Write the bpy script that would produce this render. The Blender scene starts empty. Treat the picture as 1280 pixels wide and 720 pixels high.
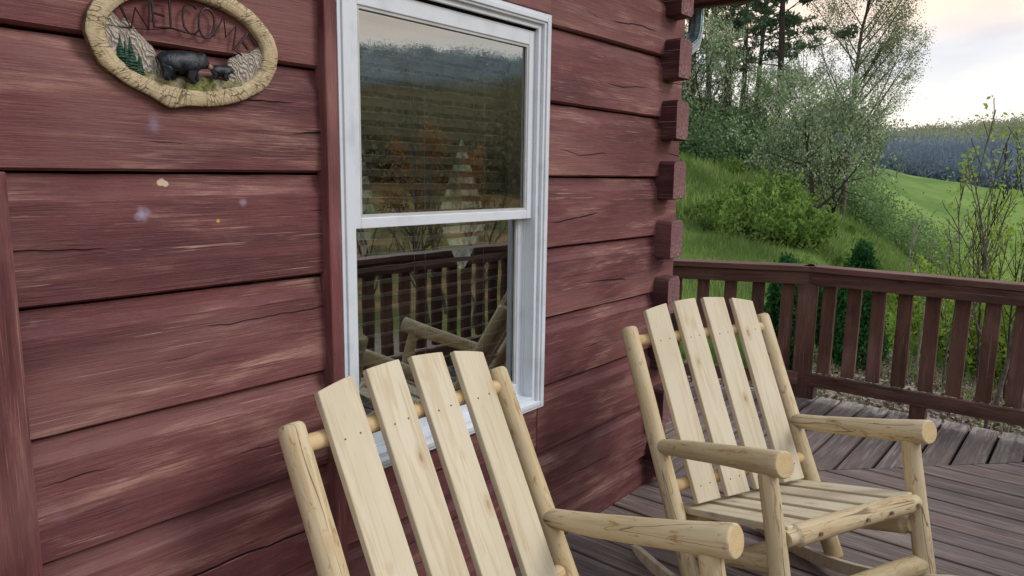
import bpy, math, random
import numpy as np
from mathutils import Vector, Matrix, noise, Euler

PI = math.pi
random.seed(11)
rng = np.random.default_rng(11)
sc = bpy.context.scene
COL = sc.collection
EYE = 1.48            # camera height above the deck; the deck top is z = 0, the house wall face is y = WY
WY = 1.6

# ------------------------------------------------------------------ helpers
def link(o, parent=None):
    COL.objects.link(o)
    if parent: o.parent = parent
    return o
def tag(o, label, cat, group=None, kind=None):
    if label: o['label'] = label
    if cat: o['category'] = cat
    if group: o['group'] = group
    if kind: o['kind'] = kind
    return o
def empty(name, loc=(0, 0, 0), rz=0):
    o = bpy.data.objects.new(name, None); o.empty_display_size = .1
    o.location = loc; o.rotation_euler = (0, 0, rz)
    return link(o)
def copy_tree(o, parent=None):
    c = o.copy(); COL.objects.link(c); c.parent = parent
    for ch in o.children: copy_tree(ch, c)
    return c

class MB:
    def __init__(s): s.v = []; s.f = []; s.mi = []
    def add(s, vs, fs, mi=0):
        b = len(s.v); s.v += [tuple(p) for p in vs]
        s.f += [tuple(i + b for i in f) for f in fs]; s.mi += [mi] * len(fs)
    def box(s, x0, x1, y0, y1, z0, z1, mi=0, M=None):
        vs = [(x0,y0,z0),(x1,y0,z0),(x1,y1,z0),(x0,y1,z0),(x0,y0,z1),(x1,y0,z1),(x1,y1,z1),(x0,y1,z1)]
        if M: vs = [M @ Vector(p) for p in vs]
        s.add(vs, [(0,3,2,1),(4,5,6,7),(0,1,5,4),(1,2,6,5),(2,3,7,6),(3,0,4,7)], mi)
    def tube(s, pts, rad, n=8, mi=0, cap=True, wob=0, seed=0):
        pts = [Vector(p) for p in pts]
        if not hasattr(rad, '__len__'): rad = [rad] * len(pts)
        rings = []; up = None
        for i, p in enumerate(pts):
            t = (pts[min(i+1, len(pts)-1)] - pts[max(i-1, 0)]).normalized()
            if up is None:
                up = t.orthogonal().normalized()
            up = (up - t * up.dot(t)).normalized(); sd = t.cross(up)
            ring = []
            for k in range(n):
                a = 2*PI*k/n; r = rad[i]
                if wob: r *= 1 + wob*noise.noise((math.cos(a)*1.3+seed, math.sin(a)*1.3, p.length*6+seed))
                ring.append(p + (up*math.cos(a) + sd*math.sin(a))*r)
            rings.append(ring)
        vs = [q for r in rings for q in r]; fs = []
        for i in range(len(pts)-1):
            for k in range(n):
                a = i*n+k; b = i*n+(k+1) % n
                fs.append((a, b, b+n, a+n))
        if cap: fs += [tuple(range(n-1, -1, -1)), tuple(range((len(pts)-1)*n, len(pts)*n))]
        s.add(vs, fs, mi)
    def build(s, name, mats, parent=None, smooth=False, bevel=0, seg=2, M=None):
        me = bpy.data.meshes.new(name); me.from_pydata(s.v, [], s.f)
        for m in (mats if isinstance(mats, (list, tuple)) else [mats]): me.materials.append(m)
        me.polygons.foreach_set('material_index', s.mi)
        if smooth: me.polygons.foreach_set('use_smooth', [True]*len(s.f))
        me.update()
        o = link(bpy.data.objects.new(name, me), parent)
        if M is not None: o.matrix_basis = M
        if bevel:
            b = o.modifiers.new('b', 'BEVEL'); b.width = bevel; b.segments = seg; b.limit_method = 'ANGLE'; b.angle_limit = math.radians(40)
        return o
def frame_z(a, b):
    """matrix with local +Z from a to b"""
    a = Vector(a); b = Vector(b); z = (b-a).normalized()
    q = z.to_track_quat('Z', 'Y')
    return Matrix.Translation(a) @ q.to_matrix().to_4x4(), (b-a).length

# ------------------------------------------------------------------ materials
class NT:
    def __init__(s, name):
        s.m = bpy.data.materials.new(name); s.m.use_nodes = True
        s.t = s.m.node_tree; s.t.nodes.clear()
        s.out = s.n('ShaderNodeOutputMaterial')
    def n(s, typ, **kw):
        nd = s.t.nodes.new(typ)
        for k, v in kw.items():
            if k in nd.inputs: 
                i = nd.inputs[k]
                if isinstance(v, bpy.types.NodeSocket): s.t.links.new(v, i)
                else: i.default_value = v
            else: setattr(nd, k, v)
        return nd
    def l(s, a, b): s.t.links.new(a, b)
    def val(s, i, v):
        if isinstance(v, bpy.types.NodeSocket): s.l(v, i)
        else: i.default_value = v
    def math(s, op, a, b=0.0, c=None, clamp=False):
        nd = s.t.nodes.new('ShaderNodeMath'); nd.operation = op; nd.use_clamp = clamp
        s.val(nd.inputs[0], a); s.val(nd.inputs[1], b)
        if c is not None: s.val(nd.inputs[2], c)
        return nd.outputs[0]
    def mix(s, fac, a, b, bt='MIX'):
        nd = s.t.nodes.new('ShaderNodeMix'); nd.data_type = 'RGBA'; nd.blend_type = bt; nd.clamp_factor = True
        s.val(nd.inputs[0], fac)
        for i, v in ((6, a), (7, b)):
            if isinstance(v, tuple) and len(v) == 3: v = v + (1,)
            s.val(nd.inputs[i], v)
        return nd.outputs[2]
    def noise(s, vec, scale, detail=3, rough=.55, dist=0, out=0):
        nd = s.t.nodes.new('ShaderNodeTexNoise')
        nd.inputs['Scale'].default_value = scale; nd.inputs['Detail'].default_value = detail
        nd.inputs['Roughness'].default_value = rough; nd.inputs['Distortion'].default_value = dist
        if vec is not None: s.l(vec, nd.inputs['Vector'])
        return nd.outputs[out]
    def ramp(s, fac, stops, interp='LINEAR'):
        nd = s.t.nodes.new('ShaderNodeValToRGB'); s.l(fac, nd.inputs[0]); cr = nd.color_ramp; cr.interpolation = interp
        while len(cr.elements) < len(stops): cr.elements.new(.5)
        for e, (p, c) in zip(cr.elements, stops):
            e.position = p; e.color = (c, c, c, 1) if not hasattr(c, '__len__') else tuple(c) + (1,)
        return nd.outputs[0]
    def mapr(s, v, a, b, c=0, d=1, smooth=True):
        nd = s.t.nodes.new('ShaderNodeMapRange')
        if smooth: nd.interpolation_type = 'SMOOTHSTEP'
        s.l(v, nd.inputs[0])
        for i, x in enumerate((a, b, c, d)): nd.inputs[i+1].default_value = x
        return nd.outputs[0]
    def scalev(s, vec, sc_, off=None):
        nd = s.t.nodes.new('ShaderNodeVectorMath'); nd.operation = 'MULTIPLY'; s.l(vec, nd.inputs[0]); nd.inputs[1].default_value = sc_
        o = nd.outputs[0]
        if off is not None:
            n2 = s.t.nodes.new('ShaderNodeVectorMath'); n2.operation = 'ADD'; s.l(o, n2.inputs[0]); s.l(off, n2.inputs[1]); o = n2.outputs[0]
        return o
    def objvec(s): return s.n('ShaderNodeTexCoord').outputs['Object']
    def pos(s): return s.n('ShaderNodeNewGeometry').outputs['Position']
    def rnd(s): return s.n('ShaderNodeObjectInfo').outputs['Random']
    def bsdf(s, col, rough=.6, spec=.3, bump=None, bs=.3, bd=.01, **kw):
        b = s.n('ShaderNodeBsdfPrincipled')
        if isinstance(col, tuple) and len(col) == 3: col = col+(1,)
        s.val(b.inputs['Base Color'], col); s.val(b.inputs['Roughness'], rough)
        b.inputs['Specular IOR Level'].default_value = spec
        for k, v in kw.items(): s.val(b.inputs[k.replace('_', ' ')], v)
        if bump is not None:
            bp = s.n('ShaderNodeBump'); bp.inputs['Strength'].default_value = bs; bp.inputs['Distance'].default_value = bd
            s.l(bump, bp.inputs['Height']); s.l(bp.outputs[0], b.inputs['Normal'])
        s.l(b.outputs[0], s.out.inputs[0]); s.b = b
        return s.m
def plain(name, col, rough=.6, spec=.3, nscale=30, amt=.15, **kw):
    t = NT(name); f = t.noise(t.objvec(), nscale, 3)
    c = t.mix(t.mapr(f, .3, .7), tuple(k*(1-amt) for k in col), tuple(min(1, k*(1+amt)) for k in col))
    return t.bsdf(c, rough, spec, bump=f, bs=.15, bd=.003, **kw)

def randoff(t):
    r = t.rnd(); cx = t.n('ShaderNodeCombineXYZ'); t.l(t.math('MULTIPLY', r, 37.1), cx.inputs[0]); t.l(t.math('MULTIPLY', r, 71.7), cx.inputs[1]); t.l(t.math('MULTIPLY', r, 53.3), cx.inputs[2])
    return cx.outputs[0]

def mat_stain(name='red_stained_log', axis=0, base=(.150, .050, .053), worn=(.46, .275, .225), dark=(.090, .031, .037), wear=.85, cracks=True):
    """weathered oxblood stain, grain along the given axis of object space"""
    t = NT(name); off = randoff(t); ov = t.objvec()
    def st(a, b):
        v = [b, b, b]; v[axis] = a; return t.scalev(ov, tuple(v), off)
    broad = t.noise(st(1.3, 4.5), 1, 4, .6, .4)
    streak = t.noise(st(2.2, 38), 1, 5, .7, .6)
    fine = t.noise(st(7, 260), 1, 4, .75, .2)
    blot = t.noise(st(1.8, 8), 1, 4, .6, .8)
    c = t.mix(t.mapr(broad, .34, .62), dark, base)
    c = t.mix(t.mapr(streak, .38, .72, 0, .42), c, (base[0]*1.45, base[1]*1.6, base[2]*1.5))
    # worn pale patches broken up by the grain
    w = t.math('MULTIPLY', t.mapr(blot, .46, .70), t.mapr(t.math('ADD', t.math('MULTIPLY', streak, .5), t.math('MULTIPLY', fine, .5)), .43, .63))
    c = t.mix(t.math('MULTIPLY', w, wear), c, worn)
    c = t.mix(t.mapr(fine, .56, .74, 0, .30), c, tuple(k*.7 for k in dark))
    c = t.mix(t.mapr(t.noise(st(5, 9), 1, 3, .6, 2), .62, .78, 0, .25), c, (.26, .15, .18))
    c = t.mix(t.mapr(t.noise(st(9, 520), 1, 3, .7, 0), .54, .70, 0, .28), c, (.36, .20, .17))
    sc2 = t.math('MULTIPLY', t.mapr(t.noise(st(2.6, 300), 1, 2, .5, .1), .64, .70), t.mapr(t.noise(st(3, 14), 1, 3), .45, .6, 0, .7))
    c = t.mix(sc2, c, (.50, .33, .27))
    c = t.mix(t.mapr(t.noise(ov, 120, 4, .8), .52, .70, 0, .28), c, tuple(k*.55 for k in dark))
    h = t.math('ADD', t.math('MULTIPLY', fine, .5), t.math('MULTIPLY', streak, 1.0))
    if cracks:
        # drying checks: long wandering lines
        sep = t.n('ShaderNodeSeparateXYZ'); t.l(ov, sep.inputs[0])
        al = sep.outputs[axis]; up = sep.outputs[2] if axis != 2 else sep.outputs[0]
        cr = None
        for k, (z0, sc1, amp, w0) in enumerate(((.10, 1.0, .16, .0017), (.17, 1.7, .10, .0011), (.06, 2.3, .09, .0009))):
            cx = t.n('ShaderNodeCombineXYZ'); t.l(t.math('ADD', t.math('MULTIPLY', al, sc1), t.math('MULTIPLY', t.rnd(), 91+k*17.)), cx.inputs[0]); cx.inputs[1].default_value = k*9.3
            wv = t.noise(cx.outputs[0], 1, 5, .55)
            line = t.math('ABSOLUTE', t.math('SUBTRACT', t.math('SUBTRACT', up, z0), t.math('MULTIPLY', t.math('SUBTRACT', wv, .5), amp)))
            cx2 = t.n('ShaderNodeCombineXYZ'); t.l(t.math('ADD', t.math('MULTIPLY', al, 1.4), t.math('MULTIPLY', t.rnd(), 57.+k*11)), cx2.inputs[0])
            gate = t.mapr(t.noise(cx2.outputs[0], 1, 2), (.50, .57, .62)[k], (.58, .64, .68)[k])
            m = t.math('MULTIPLY', t.mapr(line, w0*2.2, w0*.6), gate)
            cr = m if cr is None else t.math('MAXIMUM', cr, m)
        c = t.mix(cr, c, (.012, .006, .007))
        h = t.math('SUBTRACT', h, t.math('MULTIPLY', cr, 2.5))
    c = t.mix(t.mapr(t.noise(t.scalev(ov, (1.1, 1.1, 2.4), off), 1, 3, .5, .6), .46, .66, 0, .36), c, (.28, .145, .13))
    # knots
    vo = t.n('ShaderNodeTexVoronoi'); v = [9, 9, 9]; v[axis] = 3.2; t.l(t.scalev(ov, tuple(v), off), vo.inputs['Vector']); vo.inputs['Scale'].default_value = .55
    kn = t.mapr(vo.outputs['Distance'], .085, .02)
    c = t.mix(t.math('MULTIPLY', kn, .8), c, (.035, .012, .012))
    rough = t.mapr(streak, .2, .8, .45, .75)
    return t.bsdf(c, rough, .22, bump=h, bs=.75, bd=.0045), t

M_LOG, _t = mat_stain()
# small marks on the logs: one pale chip of bare filler, an amber resin bead, soft bluish spots
_p = _t.pos(); _bc = _t.b.inputs['Base Color']; _c = _bc.links[0].from_socket
def spot(x, z, rx, rz, col, amt, soft=.5, jag=.5):
    global _c
    sx = _t.n('ShaderNodeSeparateXYZ'); _t.l(_p, sx.inputs[0])
    dx = _t.math('DIVIDE', _t.math('SUBTRACT', sx.outputs[0], x), rx); dz = _t.math('DIVIDE', _t.math('SUBTRACT', sx.outputs[2], z), rz)
    d = _t.math('SQRT', _t.math('ADD', _t.math('MULTIPLY', dx, dx), _t.math('MULTIPLY', dz, dz)))
    d = _t.math('ADD', d, _t.math('MULTIPLY', _t.math('SUBTRACT', _t.noise(_p, 60, 3), .5), jag*2))
    _c = _t.mix(_t.mapr(d, 1.0, 1.0-soft, 0, amt), _c, col)
spot(.756, 1.451, .013, .009, (.58, .47, .33), .95, .2, .75)
spot(.700, 1.385, .022, .022, (.40, .36, .50), .7, .95, .6)
spot(.937, 1.403, .014, .014, (.38, .34, .46), .5, .95, .6)
spot(.872, 1.363, .005, .005, (.60, .36, .08), .9, .3, .1)
spot(.736, 1.575, .020, .03, (.34, .30, .44), .35, .95, .6)
_t.l(_c, _bc)
M_TRIM, _ = mat_stain('red_stained_trim', 2, (.17, .058, .060), (.42, .24, .20), (.09, .03, .033), .6, False)
M_TRIMX, _ = mat_stain('red_stained_trim_flat', 0, (.17, .058, .060), (.42, .24, .20), (.09, .03, .033), .6, False)
M_ENDSIDE, _ = mat_stain('shaded_red_log_end', 1, (.070, .024, .028), (.16, .08, .08), (.035, .013, .016), .5, False)  # shade on the log-end sides is put into this darker stain colour
M_ENDGR = None
def mat_end():
    t = NT('red_log_end_grain'); ov = t.objvec()
    f = t.noise(ov, 75, 5, .75); g = t.noise(t.scalev(ov, (1, 1, 1)), 9, 3)
    c = t.mix(t.mapr(f, .35, .7), (.15, .075, .078), (.33, .20, .195)); c = t.mix(t.mapr(g, .4, .7, 0, .6), c, (.18, .085, .09))
    return t.bsdf(c, .85, .1, bump=f, bs=1, bd=.005)
M_ENDGR = mat_end()
M_RAIL, _ = mat_stain('dark_red_brown_railing', 2, (.125, .060, .046), (.30, .195, .15), (.055, .027, .021), .6, False)
M_RAILY, _ = mat_stain('dark_red_brown_rail_board', 1, (.125, .060, .046), (.30, .195, .15), (.055, .027, .021), .6, False)

def mat_deck(name, axis):
    t = NT(name); off = randoff(t); g = t.n('ShaderNodeNewGeometry'); ov = t.objvec()
    isl = g.outputs['Random Per Island']
    cx = t.n('ShaderNodeCombineXYZ'); t.l(t.math('MULTIPLY', isl, 47.), cx.inputs[0]); t.l(t.math('MULTIPLY', isl, 83.), cx.inputs[1])
    def st(a, b):
        v = [b, b, b]; v[axis] = a; return t.scalev(ov, tuple(v), cx.outputs[0])
    br = t.noise(st(1.2, 5), 1, 4, .6, .5); fine = t.noise(st(5, 190), 1, 5, .75, .3); streak = t.noise(st(2, 45), 1, 4, .65, .8)
    base = t.ramp(isl, [(0, (.145, .110, .095)), (.35, (.225, .170, .145)), (.7, (.165, .128, .115)), (1, (.28, .195, .16))])
    c = t.mix(t.mapr(br, .3, .7, 0, .6), base, (.095, .082, .085))
    c = t.mix(t.mapr(streak, .45, .75, 0, .65), c, (.42, .35, .31))
    c = t.mix(t.mapr(fine, .52, .68, 0, .85), c, (.045, .038, .040))
    # remnants of red stain
    red = t.math('MULTIPLY', t.mapr(t.noise(st(2.5, 9), 1, 4, .6, 1.2), .56, .72), .55)
    c = t.mix(red, c, (.24, .115, .115))
    # damp greyish-white outer ends
    sp = t.n('ShaderNodeSeparateXYZ'); t.l(t.pos(), sp.inputs[0])
    e = t.math('MULTIPLY', t.mapr(sp.outputs[0], 4.72, 5.02), t.mapr(t.noise(st(5, 26), 1, 4, .7, .7), .40, .62))
    c = t.mix(t.math('MULTIPLY', e, .75), c, (.42, .39, .36))
    h = t.math('ADD', t.math('MULTIPLY', fine, .8), streak)
    return t.bsdf(c, t.mapr(br, .3, .7, .55, .8), .25, bump=h, bs=.8, bd=.004)
M_DECKY = mat_deck('weathered_deck_board_long', 1); M_DECKX = mat_deck('weathered_deck_board_border', 0)

def mat_pine(name, a, b, fleck, knotty=1.0, peel=0.0):
    """pale peeled softwood; grain along local Z"""
    t = NT(name); off = randoff(t); ov = t.objvec()
    gr = t.noise(t.scalev(ov, (34, 34, 2.2), off), 1, 4, .6, 1.4)
    fine = t.noise(t.scalev(ov, (230, 230, 7), off), 1, 3, .7)
    big = t.noise(t.scalev(ov, (7, 7, 2.5), off), 1, 3, .6)
    c = t.mix(t.mapr(big, .3, .7), a, b)
    c = t.mix(t.mapr(gr, .48, .66, 0, .5), c, fleck)
    c = t.mix(t.mapr(fine, .56, .74, 0, .30), c, tuple(k*.6 for k in fleck))
    if peel:
        pn = t.noise(t.scalev(ov, (60, 60, 15), off), 1, 4, .65, 1.0)
        c = t.mix(t.mapr(pn, .56, .66, 0, peel), c, (.34, .20, .085))
        ck = t.math('ABSOLUTE', t.math('SUBTRACT', t.noise(t.scalev(ov, (17, 17, .9), off), 1, 2, .4, .3), .5))
        ckm = t.math('MULTIPLY', t.mapr(ck, .008, .002), t.mapr(t.noise(t.scalev(ov, (5, 5, 3), off), 1, 2), .50, .56, 0, .8))
        c = t.mix(ckm, c, (.12, .07, .035))
        gy = t.noise(t.scalev(ov, (18, 18, 5), off), 1, 3, .6)
        c = t.mix(t.mapr(gy, .52, .72, 0, .35), c, (.44, .40, .31))
    vo = t.n('ShaderNodeTexVoronoi'); t.l(t.scalev(ov, (13, 13, 6.0), off), vo.inputs['Vector']); vo.inputs['Scale'].default_value = 1.0
    d = t.math('ADD', vo.outputs['Distance'], t.math('MULTIPLY', fine, .03))
    kn = t.math('MULTIPLY', t.mapr(d, .135, .06), t.mapr(t.noise(t.scalev(ov, (1.5, 1.5, 1.5), off), 3, 1), .50, .56, 0, knotty))
    c = t.mix(t.math('MULTIPLY', kn, .85), c, (.13, .065, .03))
    ring = t.math('MULTIPLY', t.mapr(d, .26, .14), t.mapr(t.noise(t.scalev(ov, (1.5, 1.5, 1.5), off), 3, 1), .42, .5, 0, .35))
    c = t.mix(ring, c, (.40, .25, .12))
    h = t.math('ADD', t.math('MULTIPLY', gr, .7), t.math('MULTIPLY', fine, .5))
    return t.bsdf(c, .62, .2, bump=h, bs=.45, bd=.003)
M_SLAT = mat_pine('pale_planed_pine', (.55, .48, .345), (.62, .555, .42), (.45, .35, .215), .7)
M_POST = mat_pine('peeled_pine_log', (.49, .39, .225), (.58, .485, .32), (.38, .27, .135), .8, .8)
M_CROSS = mat_pine('orange_turned_pine', (.56, .40, .20), (.64, .49, .29), (.44, .28, .13), .3, .2)
M_SCREW = plain('dark_screw_steel', (.05, .045, .04), .4, .5, Metallic=.8)
M_DOWEL = plain('brown_dowel_end', (.20, .14, .085), .8, .1, 200, .5)
def mat_endpine():
    t = NT('pine_end_grain'); ov = t.objvec(); w = t.n('ShaderNodeTexWave'); w.wave_type = 'RINGS'; w.rings_direction = 'Z'
    t.l(ov, w.inputs[0]); w.inputs['Scale'].default_value = 60; w.inputs['Distortion'].default_value = 1.5
    c = t.mix(t.mapr(w.outputs['Fac'], .2, .8), (.50, .36, .18), (.62, .49, .29)); c = t.mix(t.mapr(t.noise(ov, 60, 3), .45, .7, 0, .5), c, (.42, .29, .14))
    return t.bsdf(c, .75, .1)
M_PEND = mat_endpine()

_t2 = NT('white_vinyl'); _f2 = _t2.noise(_t2.objvec(), 9, 3); M_VINYL = _t2.bsdf(_t2.mix(_t2.mapr(_f2, .45, .75), (.64, .69, .75), (.52, .57, .62)), .38, .5)
M_VINYLG = plain('grey_vinyl_bead', (.45, .46, .46), .5, .4, 12, .08)
M_BLACK = plain('black_gap', (.006, .006, .006), .9, .1)
M_BLIND = plain('faux_wood_blind', (.88, .90, .88), .5, .3, 20, .05)
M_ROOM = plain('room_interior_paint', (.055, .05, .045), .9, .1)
def mat_glass(seed):
    t = NT('window_glass')
    gl = t.n('ShaderNodeBsdfGlossy'); gl.inputs['Roughness'].default_value = .003; gl.inputs['Color'].default_value = (.86, .93, .93, 1)
    tr = t.n('ShaderNodeBsdfTransparent'); tr.inputs['Color'].default_value = (.93, .96, .94, 1)
    mx = t.n('ShaderNodeMixShader'); mx.inputs[0].default_value = .38
    ly = t.n('ShaderNodeFresnel'); ly.inputs['IOR'].default_value = 1.9
    t.l(t.math('MAXIMUM', t.math('MULTIPLY', ly.outputs[0], 2.4), .40), mx.inputs[0])
    bp = t.n('ShaderNodeBump'); bp.inputs['Strength'].default_value = .05; bp.inputs['Distance'].default_value = .004
    t.l(t.noise(t.objvec(), 7, 1, .4), bp.inputs['Height']); t.l(bp.outputs[0], gl.inputs['Normal'])
    t.l(tr.outputs[0], mx.inputs[1]); t.l(gl.outputs[0], mx.inputs[2]); t.l(mx.outputs[0], t.out.inputs[0])
    return t.m
M_GLASS = mat_glass(0)

def mat_leaf(name, cols, rough=.6, trans=.35, hue_big=.35):
    t = NT(name); g = t.n('ShaderNodeNewGeometry'); isl = g.outputs['Random Per Island']
    st = [(i/(len(cols)-1), c) for i, c in enumerate(cols)]
    c = t.ramp(isl, st)
    f = t.noise(t.objvec(), hue_big*2, 3)
    c = t.mix(t.mapr(f, .35, .65, 0, .75), c, tuple(k*.62 for k in cols[0]))
    c = t.mix(t.math('MULTIPLY', t.rnd(), .35), c, tuple(k*.7 for k in cols[len(cols)//2]))
    b = t.n('ShaderNodeBsdfDiffuse'); t.l(c, b.inputs[0]); tl = t.n('ShaderNodeBsdfTranslucent'); t.l(c, tl.inputs[0])
    mx = t.n('ShaderNodeMixShader'); mx.inputs[0].default_value = trans; t.l(b.outputs[0], mx.inputs[1]); t.l(tl.outputs[0], mx.inputs[2]); t.l(mx.outputs[0], t.out.inputs[0])
    return t.m
L_DARK = mat_leaf('dark_woodland_leaf', [(0.119, 0.198, 0.109), (0.188, 0.298, 0.139), (0.298, 0.436, 0.188)])
L_MID = mat_leaf('spring_green_leaf', [(0.145, 0.251, 0.106), (0.244, 0.373, 0.145), (0.373, 0.518, 0.211)])
L_PALE = mat_leaf('pale_budding_leaf', [(0.237, 0.312, 0.150), (0.350, 0.425, 0.213), (0.500, 0.525, 0.312)])
L_DOG = mat_leaf('dogwood_leaf_and_bract', [(0.195, 0.293, 0.139), (0.309, 0.439, 0.211), (0.423, 0.552, 0.293), (0.747, 0.750, 0.683)])
L_WHITE = mat_leaf('white_dogwood_bract', [(.30, .36, .32), (.5, .55, .52), (.65, .7, .68)])
L_PINE = mat_leaf('pine_needle', [(0.087, 0.147, 0.098), (0.128, 0.195, 0.117), (0.176, 0.254, 0.147)])
L_YOUNG = mat_leaf('bright_young_leaf', [(0.209, 0.352, 0.055), (0.319, 0.473, 0.077), (0.462, 0.594, 0.132)])
L_THUJA = mat_leaf('arborvitae_scale_leaf', [(0.029, 0.104, 0.035), (0.048, 0.160, 0.048), (0.080, 0.240, 0.072)], hue_big=3)
L_BUSH = mat_leaf('young_pine_bush', [(0.149, 0.257, 0.061), (0.230, 0.365, 0.088), (0.351, 0.486, 0.135)], hue_big=1.2)
L_GRASS = mat_leaf('grass_blade', [(0.140, 0.266, 0.063), (0.210, 0.364, 0.084), (0.336, 0.448, 0.140), (0.504, 0.476, 0.266)], hue_big=.3)
L_HAZE = mat_leaf('hazed_ridge_foliage', [(.38, .46, .50), (.42, .49, .52), (.46, .52, .54)], hue_big=.01)  # pale aerial haze is mixed into the leaf colours
L_RIDGE = mat_leaf('hazed_bare_woodland', [(.22, .29, .35), (.25, .32, .38), (.29, .35, .39)], hue_big=.02)  # blue-grey of distance haze painted into the foliage colour
L_CREST = mat_leaf('sunlit_crest_woodland', [(.32, .37, .24), (.40, .43, .27), (.48, .49, .33)], hue_big=.02)  # yellow-green carries the sunlight on the crest as leaf colour
L_RUST = mat_leaf('russet_tree_leaf', [(.34, .17, .06), (.50, .26, .09), (.42, .28, .12)])
L_BROWN = mat_leaf('russet_hillside_woodland', [(.20, .19, .11), (.33, .27, .15), (.24, .27, .16)], hue_big=.05)
L_FIR = mat_leaf('dark_fir_needle', [(.008, .014, .009), (.012, .02, .012), (.016, .028, .015)])
B_GREY = plain('grey_bark', (.115, .10, .085), .9, .1, 20, .4)
B_DARK = plain('dark_bark', (.055, .046, .040), .9, .1, 20, .4)
B_PALE = plain('pale_sapling_bark', (.26, .235, .20), .9, .1, 20, .3)

# ------------------------------------------------------------------ terrain
RAD = [0, 4, 8, 13, 17, 24, 35, 60, 110, 160, 260, 450, 700, 1200]
TAB = {
 -180: [-.3, -.3, -.3, -.3, -.3, -.3, -.3, 0, 2, 4, 6, 20, 30, 30],
 -85:  [-.3, -.5, -1.0, -1.6, -2.0, -2.2, -1.5, 2, 9, 14, 16, 74, 90, 90],
 -50:  [-.3, -.5, -1.0, -1.8, -2.3, -2.6, -2.0, 1, 7, 12, 12, 70, 95, 95],
 -30:  [-.3, -.5, -1.1, -1.9, -2.4, -3.0, -2.6, 0, 9, 19, 19, 62, 90, 90],
 -8:   [-.3, -.4, -.9, -1.7, -2.4, -3.6, -5, -7, -6, -6, -4, 27, 32, 32],
 4:    [-.3, -.3, -.55, -1.3, -1.8, -2.8, -4.0, -5.0, -3.5, -.5, -8, 24, 28, 28],
 9:    [-.3, -.3, -.45, -1.0, -1.4, -2.2, -3.2, -3.4, -1.0, 1.6, -6, 20, 26, 26],
 13:   [-.3, -.3, -.40, -.7, -.9, -1.1, -1.2, .2, 2.6, 3.6, -4, 19, 26, 26],
 17:   [-.3, -.3, -.35, -.38, -.30, .25, .9, 3.0, 8.5, 10, 10, 32, 38, 38],
 22:   [-.3, -.3, -.30, -.26, -.05, 1.35, 2.5, 5.0, 11, 14, 16, 35, 40, 40],
 28:   [-.3, -.3, -.30, -.20, .15, 1.9, 3.2, 6.5, 14, 18, 22, 40, 45, 45],
 60:   [-.3, -.3, -.30, -.2, 0.2, 1.5, 3.2, 9, 20, 26, 32, 45, 50, 50],
 180:  [-.3, -.3, -.3, -.3, -.3, -.3, -.3, 0, 2, 4, 6, 20, 30, 30]}
AZS = sorted(TAB)
def gz(x, y):
    r = math.hypot(x, y); a = math.degrees(math.atan2(y, x))
    i = max(k for k in range(len(AZS)-1) if AZS[k] <= a or k == 0); a0, a1 = AZS[i], AZS[i+1]
    t = (a-a0)/(a1-a0); t = t*t*(3-2*t) if a1-a0 > 10 else t
    j = max(k for k in range(len(RAD)-1) if RAD[k] <= r or k == 0); u = min(1, (r-RAD[j])/(RAD[j+1]-RAD[j]))
    def h(c): return c[j]+(c[j+1]-c[j])*u
    z = h(TAB[a0])*(1-t)+h(TAB[a1])*t
    if r > 7: z += noise.noise((x*.16, y*.16, 0))*.018*min(r, 60)**1.0*.6 + noise.noise((x*.7, y*.7, 5))*.05
    return z
def gp(az, r, dz=0):
    x = r*math.cos(math.radians(az)); y = r*math.sin(math.radians(az)); return (x, y, gz(x, y)+dz)

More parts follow.
